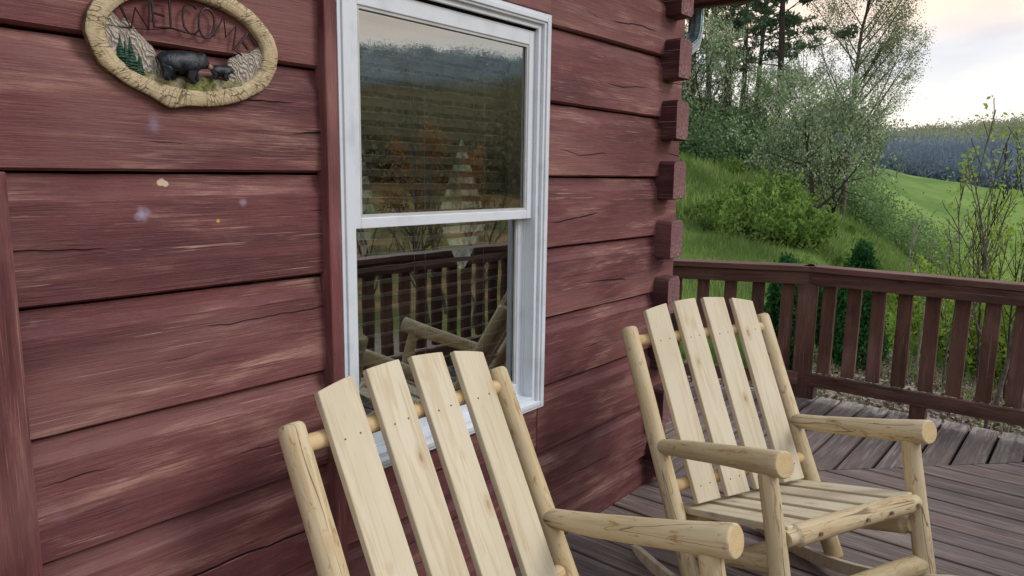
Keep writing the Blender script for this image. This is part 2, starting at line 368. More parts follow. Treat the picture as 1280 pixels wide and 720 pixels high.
def build_ground():
    azs = list(np.arange(-180, -100, 6.)) + list(np.arange(-100, -6, 2.)) + list(np.arange(-6, 34, .5)) + list(np.arange(34, 60, 2.)) + list(np.arange(60, 180.1, 6.))
    rs = [0.01] + list(np.geomspace(1.5, 1200, 110))
    V = []; F = []; n = len(azs)
    for r in rs:
        for a in azs: V.append(gp(a, r))
    for i in range(len(rs)-1):
        for j in range(n-1):
            a = i*n+j; F.append((a, a+n, a+n+1, a+1))
    t = NT('hillside_ground'); p = t.pos()
    a = t.noise(p, .9, 5, .65); b = t.noise(p, 9, 5, .7); c3 = t.noise(p, .07, 3)
    c = t.mix(t.mapr(a, .35, .65), (.10, .17, .045), (.17, .245, .075)); c = t.mix(t.mapr(b, .4, .7, 0, .5), c, (.16, .21, .06))
    c = t.mix(t.mapr(c3, .4, .6, 0, .4), c, (.12, .22, .03))
    c = t.mix(t.mapr(t.noise(p, .35, 4, .6), .58, .70, 0, .5), c, (.17, .15, .07))
    sp0 = t.n('ShaderNodeSeparateXYZ'); t.l(p, sp0.inputs[0])
    c = t.mix(t.mapr(sp0.outputs[0], 45, 70, 0, .75), c, t.mix(t.mapr(t.noise(t.scalev(p, (.03, .09, .1)), 1, 5, .65), .35, .65), (.09, .165, .045), (.19, .275, .08)))
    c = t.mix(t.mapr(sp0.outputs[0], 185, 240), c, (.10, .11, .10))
    # mulch and pebble bed beside the deck
    sp = t.n('ShaderNodeSeparateXYZ'); t.l(p, sp.inputs[0])
    wob = t.math('MULTIPLY', t.math('SUBTRACT', t.noise(p, .8, 4), .5), 4.5)
    xx = t.math('ADD', sp.outputs[0], wob)
    yy = t.math('SUBTRACT', sp.outputs[1], t.math('MULTIPLY', wob, .4))
    m = t.math('MULTIPLY', t.mapr(xx, 11.5, 9.0), t.mapr(t.math('SUBTRACT', yy, t.math('MULTIPLY', sp.outputs[0], .12)), 1.8, .6))
    near = t.mapr(t.math('ADD', sp.outputs[0], t.math('MULTIPLY', wob, .25)), 6.6, 5.9)
    m = t.math('MAXIMUM', m, near)
    gr = t.noise(p, 34, 4, .75); vo = t.n('ShaderNodeTexVoronoi'); t.l(p, vo.inputs['Vector']); vo.inputs['Scale'].default_value = 26
    mc = t.mix(t.mapr(gr, .35, .68), (.15, .12, .095), (.48, .41, .34)); mc = t.mix(t.mapr(vo.outputs['Distance'], .15, .5, .6, 0), mc, (.55, .49, .42))
    c = t.mix(m, c, mc)
    # russet leaf litter on the slope opposite the house
    far = t.math('MULTIPLY', t.mapr(t.math('MULTIPLY', sp.outputs[1], -1), 3, 14), t.mapr(t.noise(p, .3, 3), .3, .5, .65, 1))
    c = t.mix(far, c, t.mix(t.mapr(t.noise(p, .5, 4), .35, .65), (.10, .11, .045), (.32, .20, .09)))
    t.bsdf(c, .95, .05, bump=t.math('ADD', b, t.math('MULTIPLY', gr, .5)), bs=.8, bd=.05)
    me = bpy.data.meshes.new('ground'); me.from_pydata(V, [], F); me.materials.append(t.m)
    me.polygons.foreach_set('use_smooth', [True]*len(F))
    o = link(bpy.data.objects.new('ground', me)); tag(o, 'green hillside and mulch bed beyond the deck', 'ground', kind='structure')
build_ground()

# ------------------------------------------------------------------ foliage builders
def quads(P, size, name, mat, parent=None, elong=1.0, up=0.0, sizevar=.4):
    """many small leaf faces at the points P (Nx3)"""
    P = np.asarray(P, float); n = len(P)
    if n == 0: return None
    d = rng.normal(size=(n, 3)); d[:, 2] += up; d /= np.linalg.norm(d, axis=1)[:, None]
    e = np.cross(d, rng.normal(size=(n, 3))); e /= np.linalg.norm(e, axis=1)[:, None]
    s = size*(1+rng.uniform(-sizevar, sizevar, n))[:, None]
    a = d*s*elong*.5; b = e*s*.5
    V = np.stack([P-a, P+b*.9, P+a, P-b*.9], 1).reshape(-1, 3)
    me = bpy.data.meshes.new(name); me.vertices.add(4*n); me.vertices.foreach_set('co', V.ravel())
    me.loops.add(4*n); me.loops.foreach_set('vertex_index', np.arange(4*n, dtype=np.int32))
    me.polygons.add(n); me.polygons.foreach_set('loop_start', np.arange(0, 4*n, 4, dtype=np.int32)); me.polygons.foreach_set('loop_total', np.full(n, 4, np.int32))
    me.materials.append(mat); me.update(calc_edges=True)
    return link(bpy.data.objects.new(name, me), parent)

def grow(h, r0, nb, spread, start=.3, levels=3, lift=.5, seed=0, bend=.05, lratio=.5, taper=.9, thinf=.55, prof=None):
    """recursive branches; returns (MB of wood, twig points)"""
    rd = random.Random(seed); mb = MB(); tips = []
    def branch(p, d, L, r, lev):
        n = 7 if lev == 0 else 5; pts = [p.copy()]; rr = [r]; q = p.copy(); dd = d.copy()
        for i in range(n):
            dd = (dd + Vector((rd.gauss(0, bend), rd.gauss(0, bend), rd.gauss(0, bend*.5) + (.06 if lev else .02)))).normalized()
            q = q + dd*(L/n); pts.append(q.copy()); rr.append(max(.004, r*(1-taper*(i+1)/n)))
        mb.tube(pts, rr, 7 if lev == 0 else (5 if lev == 1 else 3), cap=False)
        if lev >= levels-1:
            for k in range(1, n+1): tips.append((pts[k], dd))
        else:
            m = nb[lev]
            for k in range(m):
                t = start+(1-start)*(k+rd.random())/m if lev == 0 else .2+.8*(k+rd.random())/m
                i = min(n-1, int(t*n)); f = t*n-i; b = pts[i].lerp(pts[i+1], f)
                a = rd.uniform(0, 2*PI); tang = (pts[i+1]-pts[i]).normalized(); o = tang.orthogonal().normalized(); o.rotate(Matrix.Rotation(a, 3, tang))
                ang = spread*(rd.uniform(.75, 1.2)); nd = (tang*math.cos(ang)+o*math.sin(ang)); nd.z += lift*.2; nd.normalize()
                sc_ = lratio*(prof(t) if (prof and lev == 0) else (1-t*.45))
                branch(b, nd, L*sc_*rd.uniform(.75, 1.2), rr[i]*thinf, lev+1)
    branch(Vector((0, 0, -.15)), Vector((rd.gauss(0, .03), rd.gauss(0, .03), 1)).normalized(), h, r0, 0)
    return mb, tips

def make_tree(name, wood, leaf, args, lsize, per, jit, elong=1.3, up=0, leaf2=None, leafname='crown', thin=1.0):
    root = empty(name); mb, tips = grow(**args)
    mb.build('trunk', wood, root, smooth=True)
    T = np.array([t[0] for t in tips]); 
    if thin < 1: T = T[rng.random(len(T)) < thin]
    P = np.repeat(T, per, 0); P = P + rng.normal(size=P.shape)*jit
    quads(P, lsize, leafname, leaf, root, elong, up)
    if leaf2:
        P2 = P[rng.random(len(P)) < .09] + np.array([0, 0, jit*.5]); quads(P2, lsize*1.15, 'blossom', leaf2, root, 1, 3)
    return root

def place(root, az, r, label, cat, group=None, scale=1.0, rz=0, dz=0, sz=None):
    root.location = gp(az, r, dz); root.rotation_euler = (0, 0, rz); root.scale = (scale, scale, sz or scale)
    tag(root, label, cat, group)
    return root

# --- the tall tulip tree and the dogwood in front of it
tall = make_tree('tulip_tree', B_GREY, L_PALE, dict(h=14.5, r0=.13, nb=(46, 12, 7), spread=.85, start=.17, levels=4, lift=1.1, seed=17, thinf=.42, lratio=.31, bend=.055, prof=lambda t: 1.25-.85*t), .050, 3, .16, 1.2, thin=1.0)
place(tall, 14.9, 36, 'tall slender tree with pale spring buds standing against the bright sky', 'tree')
dog = make_tree('dogwood_tree', B_DARK, L_DOG, dict(h=3.7, r0=.085, nb=(13, 9, 5), spread=1.15, start=.22, levels=4, lift=.15, seed=8, lratio=.62, bend=.12, prof=lambda t: 1.15-.5*t), .058, 2, .06, 1.2, 1.8, L_WHITE)
place(dog, 16.4, 22, 'low spreading dogwood with forked dark trunk and whitish blossom on the grassy slope', 'tree', scale=1.0)
d2 = copy_tree(dog); place(d2, 15.2, 24, 'green dogwood just right of and behind the forked one', 'tree', scale=.95, rz=2.0)
d3 = copy_tree(dog); place(d3, 24.0, 29, 'dogwood with layered white blossom at the wood edge next to the log corner', 'tree', scale=1.15, rz=1.1)
d4 = copy_tree(dog); place(d4, 19.8, 30, 'dogwood with dull pale blossom beneath the right-hand pine', 'tree', scale=1.0, rz=4.1)

# --- pines
def make_pine(seed, h):
    root = empty('pine_tree'); rd = random.Random(seed); mb = MB()
    top = Vector((rd.gauss(0, .25), rd.gauss(0, .25), h))
    mb.tube([(0, 0, -.2), (0, 0, h*.3), tuple(top*.65), tuple(top)], [.16, .13, .09, .02], 7, cap=False)
    P = []
    for k in range(30):
        t = .33+.67*k/34+rd.uniform(-.01, .01); a = rd.uniform(0, 2*PI); b = top*t
        L = (1.2+2.3*(1-t)**.7)*rd.uniform(.5, 1.15)*(.55 if t > .9 else 1)
        p1 = b+Vector((math.cos(a), math.sin(a), .12))*L*.55; p2 = b+Vector((math.cos(a+.15), math.sin(a+.15), .28))*L
        mb.tube([b, p1, p2], [.03, .018, .006], 4, cap=False)
        for j in range(rd.randint(4, 8)):
            u = rd.uniform(.45, 1.05); c = b.lerp(p2, u)+Vector((rd.gauss(0, .22), rd.gauss(0, .22), rd.gauss(0, .10)))
            mb.tube([b.lerp(p2, u*.85), c], [.009, .004], 3, cap=False)
            P += [tuple(c+Vector((rd.gauss(0, .12), rd.gauss(0, .12), rd.gauss(.03, .07)))) for _ in range(22)]
    mb.build('trunk', B_DARK, root, smooth=True); quads(P, .11, 'crown', L_PINE, root, 2.2, .6)
    return root
pineA = make_pine(3, 13.5); pineB = make_pine(9, 12)
PG = 'pines on the wooded bank'
for i, (az, r, s, rz, lab) in enumerate((
    (19.7, 33, 1.0, 0, 'tall open pine standing alone at the right end of the wooded bank'),
    (23.4, 36, 1.05, 1.5, 'tall pine with bare lower trunk second from the lone right-hand pine'),
    (24.7, 40, 1.1, 3.1, 'tall pine rising beside the blue-grey downspout'),
    (22.2, 44, 1.05, 4.4, 'pine set further back between two nearer pines'),
    (25.9, 34, .95, 5.2, 'pine partly hidden behind the log wall corner'),
    (21.2, 48, 1.1, 2.2, 'far pine seen through the branches left of the lone pine'))):
    o = (pineA, pineB)[i] if i < 2 else copy_tree((pineA, pineB)[i % 2])
    place(o, az, r, lab, 'tree', PG, s, rz)

# --- deciduous woodland trees on the bank: three kinds
w1 = make_tree('woodland_tree', B_GREY, L_MID, dict(h=7.0, r0=.11, nb=(16, 7, 3), spread=.9, start=.15, levels=4, lift=.6, seed=21, lratio=.36, bend=.09, prof=lambda t: 1.15-.6*t), .085, 2, .14, 1.3, thin=.5)
w2 = make_tree('woodland_tree', B_DARK, L_DARK, dict(h=6.0, r0=.10, nb=(16, 7, 3), spread=1.0, start=.08, levels=4, lift=.5, seed=33, lratio=.42, bend=.09, prof=lambda t: 1.15-.6*t), .085, 2, .15, 1.3, thin=.6)
w3 = make_tree('bare_tree', B_GREY, L_PALE, dict(h=7.5, r0=.09, nb=(18, 7, 4), spread=.7, start=.15, levels=4, lift=1.0, seed=41, lratio=.33, bend=.08, prof=lambda t: 1.1-.6*t), .08, 1, .08, 1.2, thin=.35)
rd = random.Random(77)
WG = ('fresh green trees of the wooded bank', 'dark leafy trees of the wooded bank', 'leafless grey trees of the wooded bank')
WL = ('fresh green tree in the mixed wood on the bank', 'dark leafy tree in the mixed wood on the bank', 'leafless grey tree with fine twigs in the mixed wood on the bank')
spots = []
for k in range(54):
    az = rd.uniform(11.5, 31); lo = 29 if az > 19.5 else 40
    r = lo + (rd.random()**1.3)*60
    if az < 14: r = rd.uniform(70, 125)
    spots.append((az, r))
for k in range(20): spots.append((rd.uniform(31, 48), rd.uniform(29, 70)))
cnt = [0, 0, 0]
for az, r in spots:
    k = rd.choices((0, 1, 2), (5, 3, 5) if az > 18 else (6, 2, 3))[0]; src = (w1, w2, w3)[k]
    o = src if cnt[k] == 0 else copy_tree(src); cnt[k] += 1
    s = rd.uniform(.42, .72)*(1.0 if r < 60 else 1.05)*(1.3 if k == 2 else 1)
    place(o, az, r, WL[k], 'tree', WG[k], s, rd.uniform(0, 6.28))
# low dark undergrowth at the wood edge
P = []
for k in range(680):
    az = rd.uniform(18.5, 30) if k < 420 else rd.uniform(30, 48); r = rd.uniform(26.5, 40) if az > 20 else rd.uniform(31, 44)
    c = np.array(gp(az, r)); s = rd.uniform(.5, 1.4); n = 190
    P.append(c+np.array([0, 0, s*.7])+rng.normal(size=(n, 3))*np.array([s*.5, s*.5, s*.45]))
tag(quads(np.concatenate(P), .085, 'undergrowth', L_DARK, None, 1.5), 'tangled dark undergrowth along the foot of the wood', 'undergrowth', kind='stuff')
P = []
for k in range(260):
    az = rd.uniform(8, 17.5); r = rd.uniform(38, 46)+max(0, (12-az))*1.5
    if az < 13 and rd.random() < .6: continue
    c = np.array(gp(az, r)); s = rd.uniform(.5, 1.5); n = 200
    P.append(c+np.array([0, 0, s*.7])+rng.normal(size=(n, 3))*np.array([s*.5, s*.5, s*.45]))
tag(quads(np.concatenate(P), .085, 'hedge_growth', L_MID, None, 1.5), 'mixed green scrub filling the dip before the field', 'scrub', kind='stuff')

# --- bushes on the slope
def make_bush(name, leaf, n, w, h, size, seed, elong=2.2, up=1.0):
    root = empty(name); rd = random.Random(seed); mb = MB(); P = []
    for k in range(n):
        a = rd.uniform(0, 2*PI); rr = w*.5*math.sqrt(rd.random()); hh = h*(1-(rr/(w*.55))**2*.55)*rd.uniform(.6, 1.05)
        b = Vector((math.cos(a)*rr*.35, math.sin(a)*rr*.35, -.05)); t = Vector((math.cos(a)*rr, math.sin(a)*rr, hh))
        mb.tube([b, b.lerp(t, .5)+Vector((0, 0, .05)), t], [.014, .009, .003], 4, cap=False)
        for j in range(90):
            u = rd.uniform(.15, 1.0)**.7; q = b.lerp(t, u); s = (1.08-u)*.30*h
            P.append((q.x+rd.gauss(0, s*.5), q.y+rd.gauss(0, s*.5), max(.02, q.z+rd.gauss(0, s*.3))))
    mb.build('stem', B_DARK, root); quads(P, size, 'foliage', leaf, root, elong, up)
    return root
b1 = make_bush('bush', L_BUSH, 46, 2.2, 1.5, .055, 4)
for i, (az, r, s, rz, lab) in enumerate(((20.6, 17.0, 1.0, 0, 'bushy bright green young pine, tallest in the clump above the railing'),
      (18.6, 17.5, .9, 2, 'rounded green bush in the middle of the clump on the slope'),
      (17.3, 18.5, .8, 3.4, 'small green bush at the right end of the clump by the dogwood trunk'),
      (22.3, 18.5, .8, 4.6, 'loose green bush at the left end of the clump on the slope'),
      (19.5, 20.5, 1.0, 5.5, 'dark green bush behind the clump on the slope'))):
    o = b1 if i == 0 else copy_tree(b1)
    place(o, az, r, lab, 'bush', 'green bushes on the grassy slope', s, rz)
rs_ = random.Random(31)
for i in range(26):
    o = copy_tree(b1); az_ = rs_.uniform(11, 29); r_ = rs_.uniform(15.5, 27) if az_ > 19 else rs_.uniform(14, 30)
    place(o, az_, r_, 'low tuft of rough green growth on the grassy slope', 'bush', 'low rough growth scattered on the slope', rs_.uniform(.18, .46), rs_.uniform(0, 6))
b2 = make_bush('leafy_shrub', L_YOUNG, 34, 2.0, 2.1, .055, 14, 1.4, .2)
for i, (az, r, s, rz, lab) in enumerate(((5.6, 10.5, .80, 0, 'bright yellow-green leafy shrub at the right edge behind the railing'),
      (8.6, 12.0, .75, 2, 'yellow-green shrub left of the tall bare stems'),
      (3.0, 10.0, .9, 3, 'yellow-green shrub furthest right beyond the thin stems'),
      (12.1, 9.0, .36, 1, 'small bright green shrub between the clipped evergreens'))):
    o = b2 if i == 0 else copy_tree(b2)
    place(o, az, r, lab, 'shrub', 'yellow-green shrubs behind the railing', s, rz)

# --- arborvitae cones
def make_thuja():
    root = empty('arborvitae'); P = []; mb = MB(); mb.tube([(0, 0, -.1), (0, 0, .95)], [.02, .005], 6); mb.build('trunk', B_DARK, root)
    rd = random.Random(2)
    for k in range(230):
        t = rd.random()**.8; a = rd.uniform(0, 2*PI); R = .27*(1-t**1.5)*(.9+.15*rd.random())*min(1, .55+t*4)
        c = np.array([math.cos(a)*R*.82, math.sin(a)*R*.82, .03+t*.98])
        P.append(c+rng.normal(size=(110, 3))*np.array([.032, .032, .055]))
    quads(np.concatenate(P), .020, 'foliage', L_THUJA, root, 2.0, 1.5)
    return root
th = make_thuja()
for i, (az, r, s, lab) in enumerate(((13.3, 8.0, 1.13, 'dark conical arborvitae whose tip rises above the railing'),
        (18.3, 6.9, 1.0, 'rounded dark arborvitae behind the corner post of the railing'),
        (16.3, 8.6, .8, 'smaller arborvitae glimpsed between the two larger ones'))):
    o = th if i == 0 else copy_tree(th); place(o, az, r, lab, 'shrub', 'clipped evergreens behind the railing', s, i*1.3)

# --- saplings behind the railing
def sapling(az, r, h, r0, seed, wood, label, leaf=None, nb=(8, 4), spread=.55, ls=.06, per=1, thin=.5, group=None):
    root = empty('sapling'); mb, tips = grow(h=h, r0=r0, nb=nb, spread=spread, start=.28, levels=3, lift=1.3, seed=seed, lratio=.40, bend=.05, taper=.8)
    mb.build('stem', wood, root, smooth=True)
    if leaf:
        T = np.array([t[0] for t in tips]); T = T[rng.random(len(T)) < thin]; P = np.repeat(T, per, 0)+rng.normal(size=(len(T)*per, 3))*.05
        quads(P, ls*.42, 'foliage', leaf, root, 1.4, .5)
    return place(root, az, r, label, 'sapling', group)
sapling(10.6, 8.6, 1.55, .016, 1, B_PALE, 'pale forked bare sapling left of its twin above the railing', nb=(5, 3))
sapling(9.3, 9.0, 1.75, .016, 2, B_PALE, 'bare pale sapling with a leaning fork, right of its twin', nb=(6, 3))
sapling(4.75, 6.6, 2.2, .017, 4, B_GREY, 'tall thin bare stem reaching highest into the sky at the right', L_YOUNG, thin=.45, per=4)
sapling(4.5, 7.0, 2.35, .022, 6, B_GREY, 'multi-stemmed thin sapling at the right picture edge', L_YOUNG, thin=.5, per=4)
sapling(5.3, 7.3, 2.1, .015, 9, B_DARK, 'dark wiry sapling behind the tallest stem', L_YOUNG, nb=(9, 4), thin=.2)
sapling(7.6, 8.0, 1.9, .012, 12, B_GREY, 'leaning wiry sapling with scattered green leaves over the railing', L_YOUNG, nb=(9, 4), thin=.6, per=5)
sapling(6.6, 9.0, 2.0, .013, 15, B_GREY, 'thin sapling with small yellow-green leaves behind the leaning one', L_YOUNG, nb=(10, 4), thin=.7, per=5)
sapling(3.9, 8.4, 2.2, .015, 18, B_DARK, 'thin dark sapling furthest right', L_YOUNG, nb=(10, 4), thin=.6, per=5)

# --- grass on the slope, weeds, chips
def blades(n, az0, az1, r0, r1, h0, w0, name, label, mask=None):
    az = rng.uniform(az0, az1, n); r = r0+(r1-r0)*rng.random(n)**.9
    V = np.zeros((n, 3, 3)); keep = []
    for i in range(n):
        x, y, z = gp(az[i], r[i])
        if mask and not mask(x, y): continue
        s = (.6+.8*random.random())*(1+.9*max(0, noise.noise((x*.5, y*.5, 3)))*2)
        h = h0*s; a = random.uniform(0, 6.28); w = w0*(r[i]/10)**.5
        lx, ly = random.gauss(0, .35)*h, random.gauss(0, .35)*h
        V[i] = ((x-math.cos(a)*w, y-math.sin(a)*w, z-.02), (x+math.cos(a)*w, y+math.sin(a)*w, z-.02), (x+lx, y+ly, z+h)); keep.append(i)
    V = V[keep].reshape(-1, 3); m = len(V)//3
    me = bpy.data.meshes.new(name); me.from_pydata(V.tolist(), [], [(3*i, 3*i+1, 3*i+2) for i in range(m)]); me.materials.append(L_GRASS)
    tag(link(bpy.data.objects.new(name, me)), label, 'grass', kind='stuff')
def inbed(x, y):
    w = 4.5*(noise.noise((x*.8, y*.8, 1)))*.6
    return (x+w < 10.2 and y-.12*x < 1.3) or x+w*.25 < 6.2
blades(105000, 0, 46, 6, 19, .13, .009, 'grass', 'green grass on the slope just beyond the railing', lambda x, y: (not inbed(x, y)) or random.random() < .05)
blades(88000, 2, 46, 18, 46, .28, .016, 'meadow_grass', 'longer meadow grass higher up the slope')
# wood chips in the bed
P = []
for k in range(26000):
    x = random.uniform(5.1, 11.5); y = random.uniform(-1.5, 3.2)
    if inbed(x, y) : P.append((x, y, gz(x, y)+.008))
tag(quads(P, .030, 'mulch', mat_leaf('wood_chip', [(.15, .12, .09), (.33, .27, .21), (.52, .46, .39)], trans=0), None, 1.8, 0, .6), 'pale wood chip mulch in the bed beside the deck', 'mulch', kind='stuff')

# --- far wooded ridge
def ridge(name, az0, az1, r0, r1, n, per, s, leaf, label, hs=6, el=1.4, up=.4, vs=.32):
    P = []
    for k in range(n):
        az = random.uniform(az0, az1); r = random.uniform(r0, r1); c = np.array(gp(az, r)); hh = hs*random.uniform(.6, 1.2)
        P.append(c+np.array([0, 0, hh*.55])+rng.normal(size=(per, 3))*np.array([hh*.28, hh*.28, hh*vs]))
    tag(quads(np.concatenate(P), s, name, leaf, None, el, up), label, 'wood', kind='stuff')
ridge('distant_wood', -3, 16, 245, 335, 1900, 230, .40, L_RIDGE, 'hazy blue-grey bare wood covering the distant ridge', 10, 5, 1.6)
ridge('distant_crest_wood', -3, 17, 330, 462, 1500, 150, .75, L_CREST, 'sunlit yellow-green treetops along the crest of the distant ridge', 11, 1.2, .4, .17)
ridge('russet_wood', -85, -30, 55, 160, 1700, 170, .27, L_BROWN, 'russet and green wood on the slope opposite the house', 5)
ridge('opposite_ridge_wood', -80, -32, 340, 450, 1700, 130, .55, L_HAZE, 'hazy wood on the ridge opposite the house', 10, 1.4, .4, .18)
w4 = make_tree('bare_tree', B_GREY, L_PALE, dict(h=7.0, r0=.07, nb=(20, 8, 4), spread=.6, start=.10, levels=4, lift=1.0, seed=46, lratio=.36, bend=.07, prof=lambda t: 1.1-.6*t), .05, 1, .08, 1.2, thin=.03)
def place_xy(root, x, y, label, group=None, scale=1.0, rz=0):
    root.location = (x, y, gz(x, y)-.05); root.rotation_euler = (0, 0, rz); root.scale = (scale,)*3; tag(root, label, 'tree', group); return root
w5 = make_tree('russet_tree', B_DARK, L_RUST, dict(h=5.0, r0=.07, nb=(18, 8, 4), spread=.8, start=.15, levels=4, lift=.7, seed=52, lratio=.42, bend=.08, prof=lambda t: 1.15-.6*t), .075, 2, .12, 1.3, thin=.6)
place_xy(w5, 19.0, -17.0, 'russet-leaved tree mirrored in the middle of the upper pane', scale=1.0)
w6 = copy_tree(w5); place_xy(w6, 22.5, -17.5, 'russet-leaved tree mirrored at the right of the upper pane', scale=.9, rz=2)
for i, (x, y, sc_) in enumerate(((11.0, -8.0, .75), (12.6, -8.2, .6), (10.2, -9.2, .7), (14.5, -11, .7))):
    o = w4 if i == 0 else copy_tree(w4); place_xy(o, x, y, ('leafless tree nearest the deck in the window reflection', 'leafless tree beside the dark fir in the window reflection', 'leafless tree left of the others in the window reflection', 'leafless tree furthest back in the window reflection')[i], 'leafless trees below the front rail', sc_, i*2.0)

# ------------------------------------------------------------------ log wall
PITCH = .2665; Z0 = 1.474
wall = empty('log_wall', (0, WY, 0)); tag(wall, 'dark red stained square-log cabin wall with chinkless seams', 'wall')
XE = 3.19
def log_course(z0, x0, x1, k, side=False):
    """one hewn log: flat face, chamfered top; local frame: x along, y inward, z up from its seam"""
    n = max(4, int((x1-x0)/.05)); mb = MB(); h = PITCH
    prof = [(.14, .0), (.010, .0015), (.0, .007), (-.001, .06), (.0, .15), (.001, h-.060), (.002, h-.054), (.015, h-.034), (.020, h-.005), (.14, h-.003)]
    m = len(prof); vs = []
    for i in range(n+1):
        x = x0+(x1-x0)*i/n
        for j, (py, pz) in enumerate(prof):
            dy = .0035*noise.noise((x*2.2, j*.7, k*7.3))+.002*noise.noise((x*9, j*2.7, k*7.3)); dz = .0022*noise.noise((x*1.3, k*3.1, 9 if j < 5 else 19))+.0014*noise.noise((x*11, k*3.1, 9 if j < 5 else 19))
            if j in (0, m-1): dy = dz = 0
            vs.append((x-x0, py+dy+.003*noise.noise((k*9.1, 0, 0)), pz+dz))
    fs = []
    for i in range(n):
        for j in range(m-1):
            a = i*m+j; fs.append((a, a+m, a+m+1, a+1))
        fs.append((i*m+m-1, (i+1)*m+m-1, (i+1)*m, i*m))
    fs2 = [tuple(range(m)), tuple(range(n*m+m-1, n*m-1, -1))]
    mb.add(vs, fs); mb.add([], []); b = MB(); b.v = mb.v; b.f = mb.f+fs2; b.mi = [0]*len(fs)+[1, 1]
    o = b.build('log', [M_LOG, M_ENDGR], wall)
    o.location = (x0, 0, z0)
    return o
WX0, WX1, WZ0, WZ1 = 1.204, 2.125, .612, 2.030
for k in range(-6, 5):
    z0 = Z0+PITCH*k; z1 = z0+PITCH
    if z1 < -.2: continue
    if z1 <= WZ0+.01 or z0 >= WZ1+.02: log_course(z0, -1.6, XE, k)
    elif z0 < WZ0:      # the log notched for the window sill: two pieces and a low middle
        log_course(z0, -1.6, WX0, k); log_course(z0, WX1-.004, XE, k+30)
        mb = MB(); mb.box(0, WX1-WX0-.006, .003, .14, 0, WZ0-z0-.004); o = mb.build('log', M_LOG, wall); o.location = (WX0+.001, 0, z0)
    elif z1 > WZ1:
        log_course(z0, -1.6, WX0, k); log_course(z0, WX1-.004, XE, k+30)
        mb = MB(); mb.box(0, WX1-WX0-.006, .003, .14, WZ1-z0+.004, PITCH-.004); o = mb.build('log', M_LOG, wall); o.location = (WX0+.001, 0, z0)
    else:
        log_course(z0, -1.6, WX0, k); log_course(z0, WX1-.004, XE, k+30)
# dark backing inside the seams
mb = MB(); mb.box(-1.6, WX0+.01, .06, .15, -.2, 2.6); mb.box(WX1-.01, 3.10, .06, .15, -.2, 2.6); mb.box(WX0+.01, WX1-.01, .06, .15, -.2, WZ0-.01); mb.box(WX0+.01, WX1-.01, .06, .15, WZ1+.01, 2.6)
mb.build('seam_backing', M_BLACK, wall)
# interlocking log ends of the side wall, and the side wall itself
for k in range(-5, 4):
    zc = Z0+PITCH*k-.012
    mb = MB(); hh = .086; n = 8; vs = []; fs = []
    prof = [(0, -hh+.004), (0, hh-.012), (.012, hh), (.106, hh), (.122, hh-.02), (.122, -hh+.018), (.108, -hh), (.006, -hh)]
    ys = [-.078+.008*noise.noise((k*4.1, 1, 1)), -.070, -.02, .02]
    m = len(prof)
    for j, yy in enumerate(ys):
        for (px, pz) in prof:
            s = .96 if j == 0 else 1
            vs.append((px*s+.004*noise.noise((k, px*9, pz*9)), yy, pz*s+.007*noise.noise((px*8, k*3, yy*9))))
    for j in range(len(ys)-1):
        for q in range(m):
            a = j*m+q; b_ = j*m+(q+1) % m; fs.append((a, a+m, b_+m, b_))
    mb.add(vs, fs); mb.add([], []); mb.f += [tuple(range(m)), tuple(range((len(ys)-1)*m, len(ys)*m))[::-1]]; mb.mi = [0]*len(fs)+[1, 1]
    o = mb.build('log_end', [M_ENDSIDE, M_ENDGR], wall, bevel=.0015)
    o.location = (3.0, 0, zc)
sw = empty('side_log_wall', (3.1, WY, 0)); tag(sw, 'side wall of the cabin running back from the interlocked corner', 'wall')
mb = MB()
for k in range(-6, 5):
    za, zb = Z0+PITCH*(k-.5)+.004, Z0+PITCH*(k+.5)-.004
    if zb > .70 and za < 1.72: mb.box(-.10, 0, .15, .77, za, zb); mb.box(-.10, 0, 2.27, 7, za, zb)
    else: mb.box(-.10, 0, .15, 7, za, zb)
mb.build('log', M_TRIMX, sw, bevel=.01)

# trim boards beside and above the window, and the post at the left edge
def trimboard(name, x0, x1, z0, z1, y0, y1, mat, label=None):
    mb = MB(); mb.box(0, x1-x0, 0, y1-y0, 0, z1-z0); o = mb.build(name, mat, wall, bevel=.004); o.location = (x0, y0, z0)
    if label: o['label'] = label
    return o
trimboard('window_trim', 1.162, 1.199, .20, 2.09, -.030, .02, M_TRIM)
trimboard('window_trim', 1.2015, 2.125, 2.034, 2.095, -.022, .02, M_TRIMX)
trimboard('corner_board', .22, .448, -.02, 1.472, -.034, .03, M_TRIM, 'dark red vertical board at the left edge')
# house interior seen through the blinds
rm = MB(); rm.box(.84, .9, 1.76, 4.2, 0, 2.3); rm.box(.9, 2.9, 4.2, 4.26, 0, 2.3); rm.box(.9, 2.9, 1.76, 4.2, -.02, 0); rm.box(.9, 2.9, 1.76, 4.2, 2.3, 2.36)
